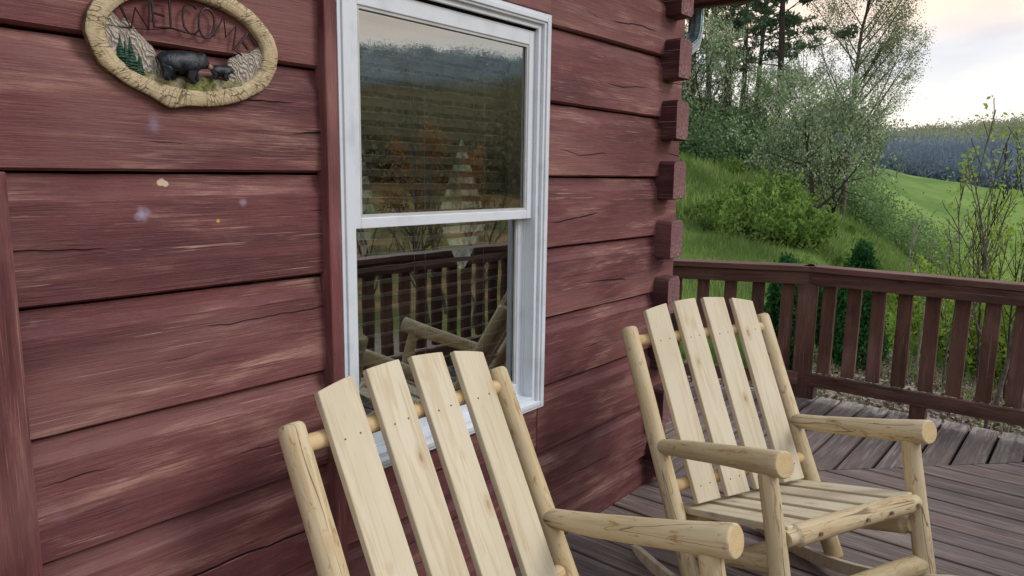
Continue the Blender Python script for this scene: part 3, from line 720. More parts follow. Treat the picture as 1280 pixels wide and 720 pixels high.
# right-hand room wall (x = 2.9) with two tapering openings where the curtains part
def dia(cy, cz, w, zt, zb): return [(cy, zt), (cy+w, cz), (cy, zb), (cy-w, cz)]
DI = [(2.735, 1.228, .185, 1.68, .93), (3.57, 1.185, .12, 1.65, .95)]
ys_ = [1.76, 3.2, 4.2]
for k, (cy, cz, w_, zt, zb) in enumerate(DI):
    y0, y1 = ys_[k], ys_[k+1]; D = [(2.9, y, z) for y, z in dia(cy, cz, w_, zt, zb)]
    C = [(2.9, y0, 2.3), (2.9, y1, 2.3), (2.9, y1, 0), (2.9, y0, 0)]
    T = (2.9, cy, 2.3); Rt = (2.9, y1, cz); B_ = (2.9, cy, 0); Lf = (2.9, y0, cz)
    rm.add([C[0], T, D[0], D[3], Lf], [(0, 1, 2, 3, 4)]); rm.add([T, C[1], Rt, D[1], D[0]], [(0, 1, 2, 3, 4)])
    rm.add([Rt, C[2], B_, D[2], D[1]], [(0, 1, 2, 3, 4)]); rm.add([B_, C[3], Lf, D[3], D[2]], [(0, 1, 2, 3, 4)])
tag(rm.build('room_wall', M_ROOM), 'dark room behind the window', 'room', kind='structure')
t = NT('sheer_curtain'); b1_ = t.n('ShaderNodeBsdfTranslucent'); t.l(t.mix(t.mapr(t.noise(t.scalev(t.objvec(), (1, 6, 3)), 3, 4, .7, 1.0), .3, .7), (.06, .08, .06), (.46, .52, .46)), b1_.inputs[0]); t.l(b1_.outputs[0], t.out.inputs[0]); M_SHEER = t.m
fw_ = empty('side_window', (3.05, 3.15, 1.2)); tag(fw_, 'pale curtained window in the side wall, glimpsed as bright patches through the blind', 'window')
mb = MB(); mb.add([(-.09, -.78, -.5), (-.09, .73, -.5), (-.09, .73, .52), (-.09, -.78, .52)], [(0, 1, 2, 3)]); mb.build('curtain', M_SHEER, fw_)

# ------------------------------------------------------------------ window
win = empty('double_hung_window', (WX0, WY, WZ0)); tag(win, 'white vinyl double-hung window with reflections in both panes', 'window')
W_, H_ = WX1-WX0, WZ1-WZ0
def ring_frame(mb, x0, x1, z0, z1, y0, y1, w, wt=None, wb=None, ws=None):
    wt = wt or w; wb = wb or w
    mb.box(x0, x0+w, y0, y1, z0, z1); mb.box(x1-w, x1, y0, y1, z0, z1)
    mb.box(x0+w, x1-w, y0+.0004, y1, z0, z0+wb); mb.box(x0+w, x1-w, y0+.0004, y1, z1-wt, z1)
mb = MB()
ring_frame(mb, 0, W_, 0, H_, -.026, .02, .040, .036, .030)           # outer flange
ring_frame(mb, .012, W_-.012, .012, H_-.012, -.032, -.022, .016)     # raised bead
ring_frame(mb, .036, W_-.036, .028, H_-.034, -.014, .11, .022, .018, .018)
ring_frame(mb, .056, W_-.056, .044, H_-.050, .030, .11, .009, .006, .010)       # jamb stop between the tracks
ring_frame(mb, .056, W_-.056, .044, H_-.050, .066, .11, .013, .010, .014)
mb.build('frame', M_VINYL, win, bevel=.0018)
mb = MB(); mb.box(.06, .0635, .001, .028, .05, H_-.055); mb.box(.06, W_-.06, -.002, .028, H_-.0575, H_-.052)
mb.build('gap_shade_strip', M_BLACK, win)  # black strips stand in for the dark gap around the upper sash
zM = 1.340-WZ0
def sash(name, z0, z1, y, xw, rt, rb):
    root = MB(); x0, x1 = .058, W_-.058
    ring_frame(root, x0, x1, z0, z1, y, y+.028, xw, rt, rb)
    ob = root.build(name, M_VINYL, win, bevel=.002)
    g = MB(); g.add([(x0+xw-.003, y+.014, z0+rb-.003), (x1-xw+.003, y+.014, z0+rb-.003), (x1-xw+.003, y+.014, z1-rt+.003), (x0+xw-.003, y+.014, z1-rt+.003)], [(0, 1, 2, 3)])
    g.build('pane', M_GLASS, ob)
    b = MB(); ring_frame(b, x0+xw-.0015, x1-xw+.0015, z0+rb-.0015, z1-rt+.0015, y+.004, y+.0120, .010); b.build('glazing_bead', M_VINYLG, ob)
    return ob
us = sash('upper_sash', zM-.016, H_-.060, .002, .030, .048, .030)
ls = sash('lower_sash', .050, zM+.022, .036, .034, .030, .045)
for xx in (.20, .62):
    mb = MB(); mb.box(xx, xx+.05, .024, .045, zM+.016, zM+.026); mb.box(xx+.008, xx+.042, .020, .034, zM+.026, zM+.036); mb.box(xx-.012, xx+.004, .026, .040, zM+.018, zM+.024)
    mb.build('sash_lock', M_VINYLG, win, bevel=.002)
# blinds hang inside
bl = empty('window_blind', (WX0, WY, WZ0)); tag(bl, 'white slatted blind hanging inside behind the window glass', 'blind')
mb = MB(); mb.box(.05, W_-.05, .125, .165, H_-.095, H_-.055); mb.build('headrail', M_BLIND, bl)
mb = MB(); n = 31
for i in range(n):
    z = .06+i*.0425; a = math.radians(25); c = math.cos(a)*.024; s = math.sin(a)*.024; ym = .150
    x0, x1 = .052, W_-.052; q = 6; vs = []
    for j in range(25):
        x = x0+(x1-x0)*j/24; sag = .0012*math.sin(j*1.3+i)
        vs += [(x, ym-c, z+s+sag), (x, ym, z+.0025+sag), (x, ym+c, z-s+sag), (x, ym+c, z-s-.0022+sag), (x, ym, z+.0003+sag), (x, ym-c, z+s-.0022+sag)]
    fs = [(j*q+k, (j+1)*q+k, (j+1)*q+(k+1) % q, j*q+(k+1) % q) for j in range(24) for k in range(q)]
    mb.add(vs, fs)
o = mb.build('slats', M_BLIND, bl)
mb = MB()
for xx in (.17, .45, .74):
    for yy in (.125, .176): mb.tube([(xx, yy, .05), (xx, yy, H_-.08)], .0009, 4)
mb.build('ladder_cord', M_BLIND, bl)

# ------------------------------------------------------------------ roof eave, downspout
rf = empty('roof_eave', (3.0, WY, 2.42)); tag(rf, 'dark underside and edge of the roof eave above the log corner', 'roof')
mb = MB(); mb.box(.0, .86, -.15, 7, 0, .03); mb.build('soffit', M_TRIMX, rf)
mb = MB(); mb.box(.862, .90, -.45, 7, -.02, .16); mb.build('fascia', M_RAILY, rf)
mb = MB(); mb.box(-4.6, .90, -.25, 2.1, .165, .20); mb.build('roof_deck', M_RAILY, rf)
M_GUT = plain('blue_grey_aluminium', (.22, .34, .37), .35, .5, 15, .1, Metallic=.3)
ds = empty('downspout', (3.45, 1.75, 2.2)); tag(ds, 'blue-grey ribbed downspout elbow under the eave beside the log ends', 'downspout')
def ribbed(path, w, d, name):
    mb = MB(); prof = []
    for k in range(28):
        a = 2*PI*k/28; cx, cy = math.cos(a), math.sin(a)
        r = 1+(.07 if k % 2 else 0)
        prof.append((w*.5*math.copysign(abs(cx)**.5, cx)*r, d*.5*math.copysign(abs(cy)**.5, cy)*r))
    pts = [Vector(p) for p in path]; vs = []; side = Vector((.45, -.89, 0))
    for i, p in enumerate(pts):
        t = (pts[min(i+1, len(pts)-1)]-pts[max(i-1, 0)]).normalized(); b = t.cross(side).normalized(); s = b.cross(t)
        for (u, v) in prof: vs.append(p+s*u+b*v)
    fs = [(i*28+k, i*28+(k+1) % 28, (i+1)*28+(k+1) % 28, (i+1)*28+k) for i in range(len(pts)-1) for k in range(28)]
    mb.add(vs, fs); o = mb.build(name, M_GUT, ds, smooth=False); return o
o = ribbed([(.46, .14, .32), (.45, .14, .16), (.43, .13, .10), (.38, .11, .04), (.30, .08, -.01), (.10, .02, -.075), (-.12, -.02, -.14)], .075, .055, 'elbow')
o = ribbed([(-.12, -.02, -.13), (-.18, -.03, -.18), (-.2, -.03, -.26), (-.2, -.03, -2.1)], .075, .055, 'pipe')

# ------------------------------------------------------------------ deck
def seam_x(y): return 3.85+(.883-y)/.937
XO = 5.07                     # outer edge of the side deck
KY = 1.60                     # where the rail turns
def outer_x(y): return XO if y < KY else XO-(y-KY)*.49
deck = empty('wooden_deck', (3.0, 0, 0)); tag(deck, 'weathered grey-brown plank deck with a diagonal mitred border', 'deck', kind='structure')
def clip_board(mb, a0, a1, b0, b1, axis, zt, ends):
    pass
mb = MB(); g = .0035; BW = .150; rd = random.Random(5)
g = .0065
x = -1.8
while x < XO:
    xa, xb = x+g, x+BW-g; x += BW
    zt = rd.uniform(-.0015, .0015)
    def ytop(xx): return min(WY-.004, .883-(xx-3.85)*.937-.004)
    ya, yb = ytop(xa), ytop(xb)
    if yb < -.60: break
    ns = 10; vs = []
    for i in range(ns+1):
        u = i/ns; zz = zt+.0015*noise.noise((x*5, u*4, 0)); wx = .0012*noise.noise((x*7, u*6, 3))
        y1_, y2_ = -.62+(ya+.62)*u, -.62+(yb+.62)*u
        vs += [(xa+wx, y1_, zz-.028), (xa+wx, y1_, zz-.003), (xa+.003+wx, y1_, zz), (xb-.003+wx, y2_, zz), (xb+wx, y2_, zz-.003), (xb+wx, y2_, zz-.028)]
    fs = [(i*6+k, i*6+(k+1) % 6, (i+1)*6+(k+1) % 6, (i+1)*6+k) for i in range(ns) for k in range(6)]+[(0, 5, 4, 3, 2, 1), tuple(ns*6+k for k in range(6))]
    mb.add(vs, fs)
o = mb.build('floor_boards', M_DECKY, deck); o.location = (-3.0, 0, 0)
mb = MB(); y = .20-BW*3
while y < 6.5:
    ya, yb = y+g+.002, y+BW-g-.002; y += BW
    if yb < -.25: continue
    def xin(yy): return (seam_x(yy)+.005) if yy < WY else 3.12
    xa, xb = xin(ya), xin(yb)
    if WY-BW < ya < WY: xa = xb = max(xa, xb)
    oa, ob = outer_x(ya)+rd.uniform(-.008, .008), outer_x(yb)
    zt = rd.uniform(-.0015, .0015)
    ns = 8; vs = []
    for i in range(ns+1):
        u = i/ns; zz = zt+.0015*noise.noise((y*5, u*4, 7)); x1_, x2_ = xa+(oa-xa)*u, xb+(ob-xb)*u
        vs += [(x1_, ya, zz-.028), (x1_, ya, zz-.003), (x1_, ya+.003, zz), (x2_, yb-.003, zz), (x2_, yb, zz-.003), (x2_, yb, zz-.028)]
    fs = [(i*6+(k+1) % 6, i*6+k, (i+1)*6+k, (i+1)*6+(k+1) % 6) for i in range(ns) for k in range(6)]+[(1, 2, 3, 4, 5, 0), tuple(ns*6+5-k for k in range(6))]
    mb.add(vs, fs)
o = mb.build('border_boards', M_DECKX, deck); o.location = (-3.0, 0, 0)
mb = MB(); mb.box(-4.8, XO-3.03, -.60, 1.6, -.2, -.032); 
for k in range(14):
    yy = 1.6+k*.35; mb.box(.1, outer_x(yy+.35)-3.03, yy, yy+.35, -.2, -.032)
mb.build('gap_shade_slab', M_BLACK, deck)  # solid black slab paints the shade seen between the boards

# ------------------------------------------------------------------ railings
def railing(name, label, ax, ay, bx, by, first, pitch, feet, side=1):
    """from (ax,ay) to (bx,by); local x runs along, local y points to the deck side"""
    L = math.hypot(bx-ax, by-ay); root = empty(name, (ax, ay, 0), math.atan2(by-ay, bx-ax)); tag(root, label, 'railing', 'deck railings')
    t = .002
    mb = MB(); mb.box(-.03, L+.03, -.070, .070, .868, .906); c = mb.build('cap_rail', M_RAILX, root, bevel=.004)
    mb = MB(); mb.box(0, L, side*.030-.019, side*.030+.019, .780, .866); mb.build('top_rail', M_RAILX, root, bevel=.004)
    mb = MB(); mb.box(0, L, side*.030-.019, side*.030+.019, .090, .178); mb.build('bottom_rail', M_RAILX, root, bevel=.004)
    u = first; k = 0
    while u < L-.02:
        mb = MB(); j = random.uniform(-.003, .003); mb.box(-.041, .041, -.019, .019, 0, .69)
        o = mb.build('baluster', M_RAIL, root, bevel=.003); o.location = (u+j, -side*.030+0, .176-.0); o.rotation_euler = (0, random.uniform(-.006, .006), random.uniform(-.03, .03))
        u += pitch; k += 1
    for f in feet:
        mb = MB(); mb.box(-.045, .045, -.045, .045, 0, .088); o = mb.build('foot_block', M_RAIL, root, bevel=.003); o.location = (f, 0, 0)
    return root
M_RAILX, _ = mat_stain('dark_red_brown_rail_lumber', 0, (.125, .060, .046), (.30, .195, .15), (.055, .027, .021), .6, False)
RX = 4.99
# post at the bend
post = empty('railing_post', (RX, 1.50, 0)); tag(post, 'square dark red-brown post where the deck railing bends', 'post')
mb = MB(); mb.box(-.055, .055, -.06, .06, 0, .79); o = mb.build('post_body', M_RAIL, post, bevel=.004); o.rotation_euler = (0, 0, math.radians(12))
railing('deck_railing', 'long straight section of dark red-brown baluster railing at the right', RX, 1.50, RX, -.50, .13, .1525, [.05, .72, 1.4], -1)
ang = math.radians(90+25); L2 = 3.6
railing('deck_railing', 'angled section of baluster railing running behind the log corner', RX, 1.50, RX+L2*math.cos(ang), 1.50+L2*math.sin(ang), .13, .185, [1.2, 2.4], 1)
railing('deck_railing', 'front section of baluster railing seen mirrored in the window', RX, -.56, -1.6, -.56, .15, .165, [1.0, 2, 3, 4, 5], -1)

# ------------------------------------------------------------------ rocking chairs
CP = dict(wb=.335, wa=.327, za=.52, La=.529, za2=.652, beta=math.radians(27.8), zt=.905)
def bk(z): return -(z-CP['za'])*math.tan(CP['beta'])
def logpart(name, a, b, ra, rb, root, mat=M_POST, seed=0, n=20, bul=.0, tenon=None, rounded=.008, bow=.004, endmat=None):
    M, L = frame_z(a, b); rd = random.Random(seed); vs = []; mb = MB()
    ts = [0, rounded*.35/L, rounded/L]+[i/14 for i in range(1, 14)]+[1-rounded/L, 1-rounded*.35/L, 1]
    if tenon:        # shaved ends entering a socket
        ts = sorted(set(ts+[.045, .06, .075, .925, .94, .955]))
    bx, by = rd.uniform(-bow, bow), rd.uniform(-bow, bow); rings = []
    for t in ts:
        r = ra+(rb-ra)*t; z = t*L
        if t == 0 or t == 1: r -= rounded*.75
        elif t < rounded*.5/L or t > 1-rounded*.5/L: r -= rounded*.3
        if tenon and (t < .05 or t > .95): r = min(r, tenon)
        elif tenon and (t < .065 or t > .935): r = r*.78
        cx, cy = bx*math.sin(t*PI), by*math.sin(t*PI)
        ring = []
        for k in range(n):
            a_ = 2*PI*k/n
            rr = r*(1+.05*noise.noise((math.cos(a_)*1.2+seed, math.sin(a_)*1.2, z*5))+.02*noise.noise((math.cos(a_)*3+seed, math.sin(a_)*3, z*16)))
            ring.append((cx+math.cos(a_)*rr, cy+math.sin(a_)*rr, z))
        rings.append(ring)
    m = len(ts); vs = [p for r in rings for p in r]
    fs = [(i*n+k, i*n+(k+1) % n, (i+1)*n+(k+1) % n, (i+1)*n+k) for i in range(m-1) for k in range(n)]
    mb.add(vs, fs); mb.add([], [])
    mb.f += [tuple(range(n-1, -1, -1)), tuple(range((m-1)*n, m*n))]; mb.mi += [1, 1]
    o = mb.build(name, [mat, endmat or M_PEND], root, smooth=True, M=M)
    for p in o.data.polygons[-2:]: p.use_smooth = False
    # a few branch stubs (knots) standing slightly proud
    return o
def screws(root, pts, nrm):
    mb = MB()
    for p in pts:
        p = Vector(p); mb.tube([p-nrm*.001, p+nrm*.0012], .0035, 8)
    return mb.build('screw', M_SCREW, root)
def make_chair():
    root = empty('rocking_chair')
    S_ = (-1, 1)
    tb = math.tan(CP['beta']); zf = .05
    nb_ = Vector((math.cos(CP['beta']), 0, math.sin(CP['beta'])))     # normal of the back, towards the sitter
    for s in S_:
        logpart('back_post', (bk(zf), s*.335, zf), (bk(.915), s*.336, .915), .034, .0315, root, seed=3+s, rounded=.012)
        a0 = Vector((.012, s*.335, .523)); a1 = Vector((.529+.035, s*.327, .661))
        d = (a1-a0).normalized()
        logpart('armrest', a0-d*.006, a1, .0275, .0405, root, seed=6+s, rounded=.006, bow=.006)
        logpart('front_leg', (.618, s*.327, .11), (.498, s*.327, .622), .0330, .0290, root, seed=9+s, rounded=.018)
        logpart('side_rail', (bk(.19)+.0, s*.305, .195), (.555, s*.300, .335), .027, .030, root, seed=12+s, rounded=.01, tenon=.02)
        # rocker runner
        mb = MB(); pts = []; N = 26
        for i in range(N+1):
            f = -.17+.93*i/N; z = max(0, (f-.02))**2/2.5+(max(0, .02-f))**2/2.0; pts.append((f, z))
        vs = []
        for i, (f, z) in enumerate(pts):
            e = min(i, N-i)/3; hh = .048*(math.sqrt(max(.05, 1-(1-min(1, e))**2)))
            zc = z+.024; y0, y1 = s*.300-.011, s*.300+.011
            vs += [(f, y0, zc-hh/2), (f, y0, zc+hh/2), (f, y1, zc+hh/2), (f, y1, zc-hh/2)]
        fs = [(i*4+k, i*4+(k+1) % 4, (i+1)*4+(k+1) % 4, (i+1)*4+k) for i in range(N) for k in range(4)]+[(3, 2, 1, 0), (N*4, N*4+1, N*4+2, N*4+3)]
        mb.add(vs, fs); o = mb.build('rocker', M_SLATX, root, bevel=.002)
    fr_ = Vector((.552, 0, .426))
    logpart('seat_front_rail', (.562, -.300, .424), (.562, .300, .424), .034, .032, root, seed=20, tenon=.024, rounded=.014)
    logpart('front_stretcher', (.597, -.325, .215), (.597, .325, .215), .030, .034, root, seed=23, tenon=.024, rounded=.014)
    logpart('rear_stretcher', (bk(.14), -.325, .14), (bk(.14), .325, .14), .024, .024, root, seed=24)
    logpart('seat_back_rail', (.085, -.32, .255), (.085, .32, .255), .023, .023, root, seed=25, mat=M_CROSS)
    for z in (.868, .392):
        logpart('back_crossbar', (bk(z), -.33, z), (bk(z), .33, z), .0215, .0215, root, seed=int(z*100), mat=M_CROSS, rounded=.003, bow=0)
    # back slats, tops cut to one long arc
    co = .036
    for i, a in enumerate((-1.5, -.5, .5, 1.5)):
        sb, st_ = a/3*.417, a/3*.437; zb, zt = .346-.006, .994+.010
        A = Vector((bk(zb)+co, sb, zb)); B = Vector((bk(zt)+co, st_, zt))
        zax = (B-A).normalized(); xax = Vector((0, 1, 0)); xax = (xax-zax*xax.dot(zax)).normalized(); yax = zax.cross(xax)
        M = Matrix((xax, yax, zax)).transposed().to_4x4(); M.translation = A; L = (B-A).length
        hw = .053; th = .011; mb = MB(); nz, nx = 10, 6; vs = []
        def ztop(x): s_ = st_+x; return L-.42*s_*s_*1.05
        for j in range(nz+1):
            for sgn in (-1, 1):
                for q in range(nx+1):
                    x = -hw+2*hw*q/nx; z = ztop(x)*j/nz
                    vs.append((x, sgn*th+.0008*noise.noise((x*20, z*5, i)), z))
        w = nx+1; fs = []
        for j in range(nz):
            b0 = j*2*w; b1 = (j+1)*2*w
            for q in range(nx):
                fs.append((b0+q, b0+q+1, b1+q+1, b1+q)); fs.append((b0+w+q+1, b0+w+q, b1+w+q, b1+w+q+1))
            fs.append((b0+w, b0, b1, b1+w)); fs.append((b0+nx, b0+w+nx, b1+w+nx, b1+nx))
        b1 = nz*2*w
        for q in range(nx): fs.append((b1+q, b1+q+1, b1+w+q+1, b1+w+q)); fs.append((q+1, q, w+q, w+q+1))
        mb.add(vs, fs); o = mb.build('back_slat', M_SLAT, root, bevel=.0035, M=M)
        # screw heads, on the sitter's face
        mbs = MB(); fy = th if yax.x > 0 else -th; dy = .0012 if yax.x > 0 else -.0012
        for zz in ((.868-zb)/math.cos(CP['beta'])*1.0, (.392-zb)/math.cos(CP['beta'])):
            for xx in (-.022, .022):
                mbs.tube([(xx, fy-dy, zz+.004*xx*100*.2), (xx, fy+dy, zz+.004*xx*100*.2)], .0024, 8)
        mbs.build('screw', M_SCREW, o)
    # seat slats
    for i in range(5):
        s = -.2400+.120*i; A = Vector((.050, s, .292)); B = Vector((.556, s, .444))
        zax = (B-A).normalized(); xax = Vector((0, 1, 0)); yax = zax.cross(xax); M = Matrix((xax, yax, zax)).transposed().to_4x4(); M.translation = A
        mb = MB(); mb.box(-.0455, .0455, -.012, .012, 0, (B-A).length); mb.build('seat_slat', M_SLAT, root, bevel=.003, M=M)
    mbs = MB()
    for s in (-.19, .02, .13, .26): mbs.tube([(.5935, s, .432), (.5985, s, .433)], .0065, 10)
    mbs.build('dowel_plug', M_DOWEL, root)
    return root
M_SLATX = M_SLAT
ch = make_chair(); ch.location = (2.569, 1.021, 0); ch.rotation_euler = (0, 0, math.radians(-114.06))
tag(ch, 'peeled log rocking chair in full view near the deck railing', 'rocking chair', 'log rocking chairs')
c2 = copy_tree(ch); c2.location = (1.222, 1.151, 0); c2.rotation_euler = (0, 0, math.radians(-92.92))
c2['label'] = 'nearer log rocking chair under the window, only its back and one arm in view'

# ------------------------------------------------------------------ welcome sign
SX, SZ = .82, 1.75
sg = empty('welcome_sign', (SX, WY, SZ)); tag(sg, 'oval resin welcome sign with bears hanging on the log wall', 'sign')
def mat_signring():
    t = NT('carved_log_slice_resin'); ov = t.objvec(); sp = t.n('ShaderNodeSeparateXYZ'); t.l(ov, sp.inputs[0])
    an = t.math('ARCTAN2', t.math('MULTIPLY', sp.outputs[2], 1.6), sp.outputs[0])
    rr = t.math('SQRT', t.math('ADD', t.math('POWER', t.math('ABSOLUTE', t.math('DIVIDE', sp.outputs[0], .2)), 2.0), t.math('POWER', t.math('ABSOLUTE', t.math('DIVIDE', sp.outputs[2], .118)), 2.0)))
    cx = t.n('ShaderNodeCombineXYZ'); t.l(t.math('MULTIPLY', an, 9), cx.inputs[0]); t.l(t.math('MULTIPLY', rr, 3), cx.inputs[1])
    n1 = t.noise(cx.outputs[0], 3.2, 3, .6, .6)                      # radial cracks
    cx2 = t.n('ShaderNodeCombineXYZ'); t.l(t.math('MULTIPLY', an, 2), cx2.inputs[0]); t.l(t.math('MULTIPLY', rr, 34), cx2.inputs[1])
    n2 = t.noise(cx2.outputs[0], 1, 3, .6, .4)                       # growth rings
    vo = t.n('ShaderNodeTexVoronoi'); vo.feature = 'DISTANCE_TO_EDGE'; cx3 = t.n('ShaderNodeCombineXYZ'); t.l(t.math('ADD', t.math('MULTIPLY', an, 12), t.math('MULTIPLY', n2, .5)), cx3.inputs[0]); t.l(t.math('MULTIPLY', rr, 2.6), cx3.inputs[1]); t.l(cx3.outputs[0], vo.inputs['Vector']); vo.inputs['Scale'].default_value = 1.6
    crk = t.math('MULTIPLY', t.mapr(vo.outputs['Distance'], .055, .0), t.mapr(t.noise(t.objvec(), 26, 3), .40, .56))
    c = t.mix(t.mapr(n1, .35, .65), (.44, .355, .22), (.56, .48, .33)); c = t.mix(t.mapr(n2, .45, .62, 0, .5), c, (.36, .26, .12))
    c = t.mix(t.mapr(n1, .60, .68, 0, .7), c, (.20, .12, .05)); c = t.mix(t.math('MULTIPLY', crk, .75), c, (.12, .07, .03))
    h = t.math('SUBTRACT', t.math('MULTIPLY', n2, .5), t.math('MULTIPLY', crk, 1.0))
    return t.bsdf(c, .7, .2, bump=h, bs=.9, bd=.003)
M_SR = mat_signring(); M_BARK = plain('dark_bark_edge', (.13, .085, .05), .85, .1, 60, .5)
n = 160; prof = []   # (radial t 0 inner..1 outer, depth)
mb = MB(); vs = []; fs = []
def er(a, q):        # ellipse point, q in 0..1 between inner and outer
    jo = 1+.018*noise.noise((math.cos(a)*3, math.sin(a)*3, 2))+.010*noise.noise((math.cos(a)*11, math.sin(a)*11, 5))
    ji = 1+.014*noise.noise((math.cos(a)*3.5, math.sin(a)*3.5, 12))
    bump_ = .012*math.exp(-((a+PI/2+.27)/.13)**2) if a < 0 else 0       # little spur at the bottom
    xo, zo = .214*jo*math.cos(a), (.132*jo+bump_)*math.sin(a); xi, zi = .176*ji*math.cos(a), .097*ji*math.sin(a)
    return xi+(xo-xi)*q, zi+(zo-zi)*q
PR = [(0, -.004), (0, -.016), (.06, -.020), (.3, -.022), (.6, -.023), (.9, -.021), (.97, -.018), (1.0, -.012), (.98, -.003)]
m = len(PR)
for i in range(n):
    a = -PI+2*PI*i/n
    for (q, y) in PR:
        x, z = er(a, q); vs.append((x, y+.0016*noise.noise((x*60, z*60, q*3)), z))
for i in range(n):
    for j in range(m-1):
        a = i*m+j; b = ((i+1) % n)*m+j; fs.append((a, a+1, b+1, b))
mb.add(vs, fs)
for k_, p in enumerate(fs): mb.mi[k_] = 1 if (k_ % (m-1)) >= 6 else 0
mb.build('rim', [M_SR, M_BARK], sg, smooth=True)
# relief scene: stone mountains, moss, firs, two bears; letters of wire
M_ROCK = None
t = NT('carved_grey_rock'); ov = t.objvec(); f1 = t.noise(t.scalev(ov, (1, 1, 1)), 70, 4, .7, 1.5); wv = t.n('ShaderNodeTexWave'); t.l(t.scalev(ov, (1, 1, .6)), wv.inputs[0]); wv.inputs['Scale'].default_value = 55; wv.inputs['Distortion'].default_value = 14; wv.inputs['Detail'].default_value = 3; wv.bands_direction = 'DIAGONAL'
c = t.mix(t.mapr(wv.outputs['Fac'], .2, .8), (.30, .26, .22), (.50, .46, .40)); c = t.mix(t.mapr(f1, .5, .7, 0, .5), c, (.34, .26, .18)); M_ROCK = t.bsdf(c, .8, .15, bump=t.math('ADD', wv.outputs['Fac'], f1), bs=.9, bd=.004)
t = NT('mossy_ground_resin'); f1 = t.noise(t.objvec(), 90, 4, .7); c = t.mix(t.mapr(f1, .4, .65), (.07, .09, .03), (.26, .25, .10)); c = t.mix(t.mapr(t.noise(t.objvec(), 40, 2), .55, .65, 0, .8), c, (.38, .33, .25)); M_MOSS = t.bsdf(c, .85, .1, bump=f1, bs=1, bd=.005)
M_FIRR = plain('painted_fir_green', (.025, .07, .045), .7, .3, 150, .5)
t = NT('black_bear_resin'); f1 = t.noise(t.scalev(t.objvec(), (1, 1, .5)), 160, 3, .7); c = t.mix(t.mapr(f1, .4, .7), (.003, .005, .010), (.016, .024, .042)); M_BEAR = t.bsdf(c, .45, .5, bump=f1, bs=.7, bd=.003)
M_MUZ = plain('tan_muzzle', (.30, .19, .11), .6, .3)
M_WIRE = plain('brown_wire', (.018, .009, .008), .5, .4, 80, .3)
def inner_z(x, low=True):
    v = max(0, 1-(x/.176)**2); return (-1 if low else 1)*.097*math.sqrt(v)
def relief(name, tops, mat, y, depth=.006, low=None, rough_=.0015, seed=0):
    """tops: list of (x, ztop); filled down to the rim"""
    mb = MB(); vs = []; N = 40; R = 8; xs = [tops[0][0]+(tops[-1][0]-tops[0][0])*i/N for i in range(N+1)]
    def zt(x):
        for (x0, z0), (x1, z1) in zip(tops, tops[1:]):
            if x <= x1: return z0+(z1-z0)*(x-x0)/(x1-x0)
        return tops[-1][1]
    for x in xs:
        zb = inner_z(x)-.003; z1 = max(zb+.001, min(zt(x), inner_z(x, False)))
        for j in range(R+1):
            u = j/R; z = zb+(z1-zb)*u; d = depth*math.sin(min(1, (1-u)*3)*PI/2)+.5*rough_*4*noise.noise((x*70+seed, z*70, 0))
            vs.append((x, y-d*(1 if u < 1 else 0)-.001, z+(.003*noise.noise((x*120, seed, 0)) if j == R else 0)))
        vs.append((x, y+.004, z1))
    R2 = R+2
    fs = [(i*R2+j, (i+1)*R2+j, (i+1)*R2+j+1, i*R2+j+1) for i in range(N) for j in range(R+1)]
    mb.add(vs, fs); return mb.build(name, mat, sg, smooth=True)
relief('mountain', [(-.177, .030), (-.166, .040), (-.156, .046), (-.1404, .0257), (-.1303, .0368), (-.106, .0094), (-.0768, -.0168), (-.066, -.045), (-.05, -.10)], M_ROCK, -.004, .006, seed=1)
relief('mountain', [(.070, -.09), (.086, -.045), (.0943, -.0177), (.110, -.010), (.126, .0002), (.1434, -.0006), (.1674, .0166), (.177, .022)], M_ROCK, -.004, .006, seed=4)
relief('mossy_ground', [(-.140, -.050), (-.10, -.068), (-.06, -.070), (0, -.068), (.05, -.062), (.09, -.066), (.12, -.070)], M_MOSS, -.009, .007, rough_=.003, seed=7)
def sign_fir(x, zb, h, y):
    mb = MB(); L = 9
    for j in range(L):
        z0 = zb+h*j/L*.95; w = .011*(h/.05)*(1-j/L)+.001
        mb.tube([(x, y, z0), (x, y, z0+h/L*1.7)], [w, w*.25], 9, wob=.5, seed=j+x*90)
    mb.build('fir', M_FIRR, sg)
for (x, zb, h) in ((-.147, -.052, .052), (-.137, -.062, .048), (-.127, -.066, .062), (-.110, -.075, .042), (-.141, -.062, .035), (-.119, -.075, .04)): sign_fir(x, zb, h, -.011)
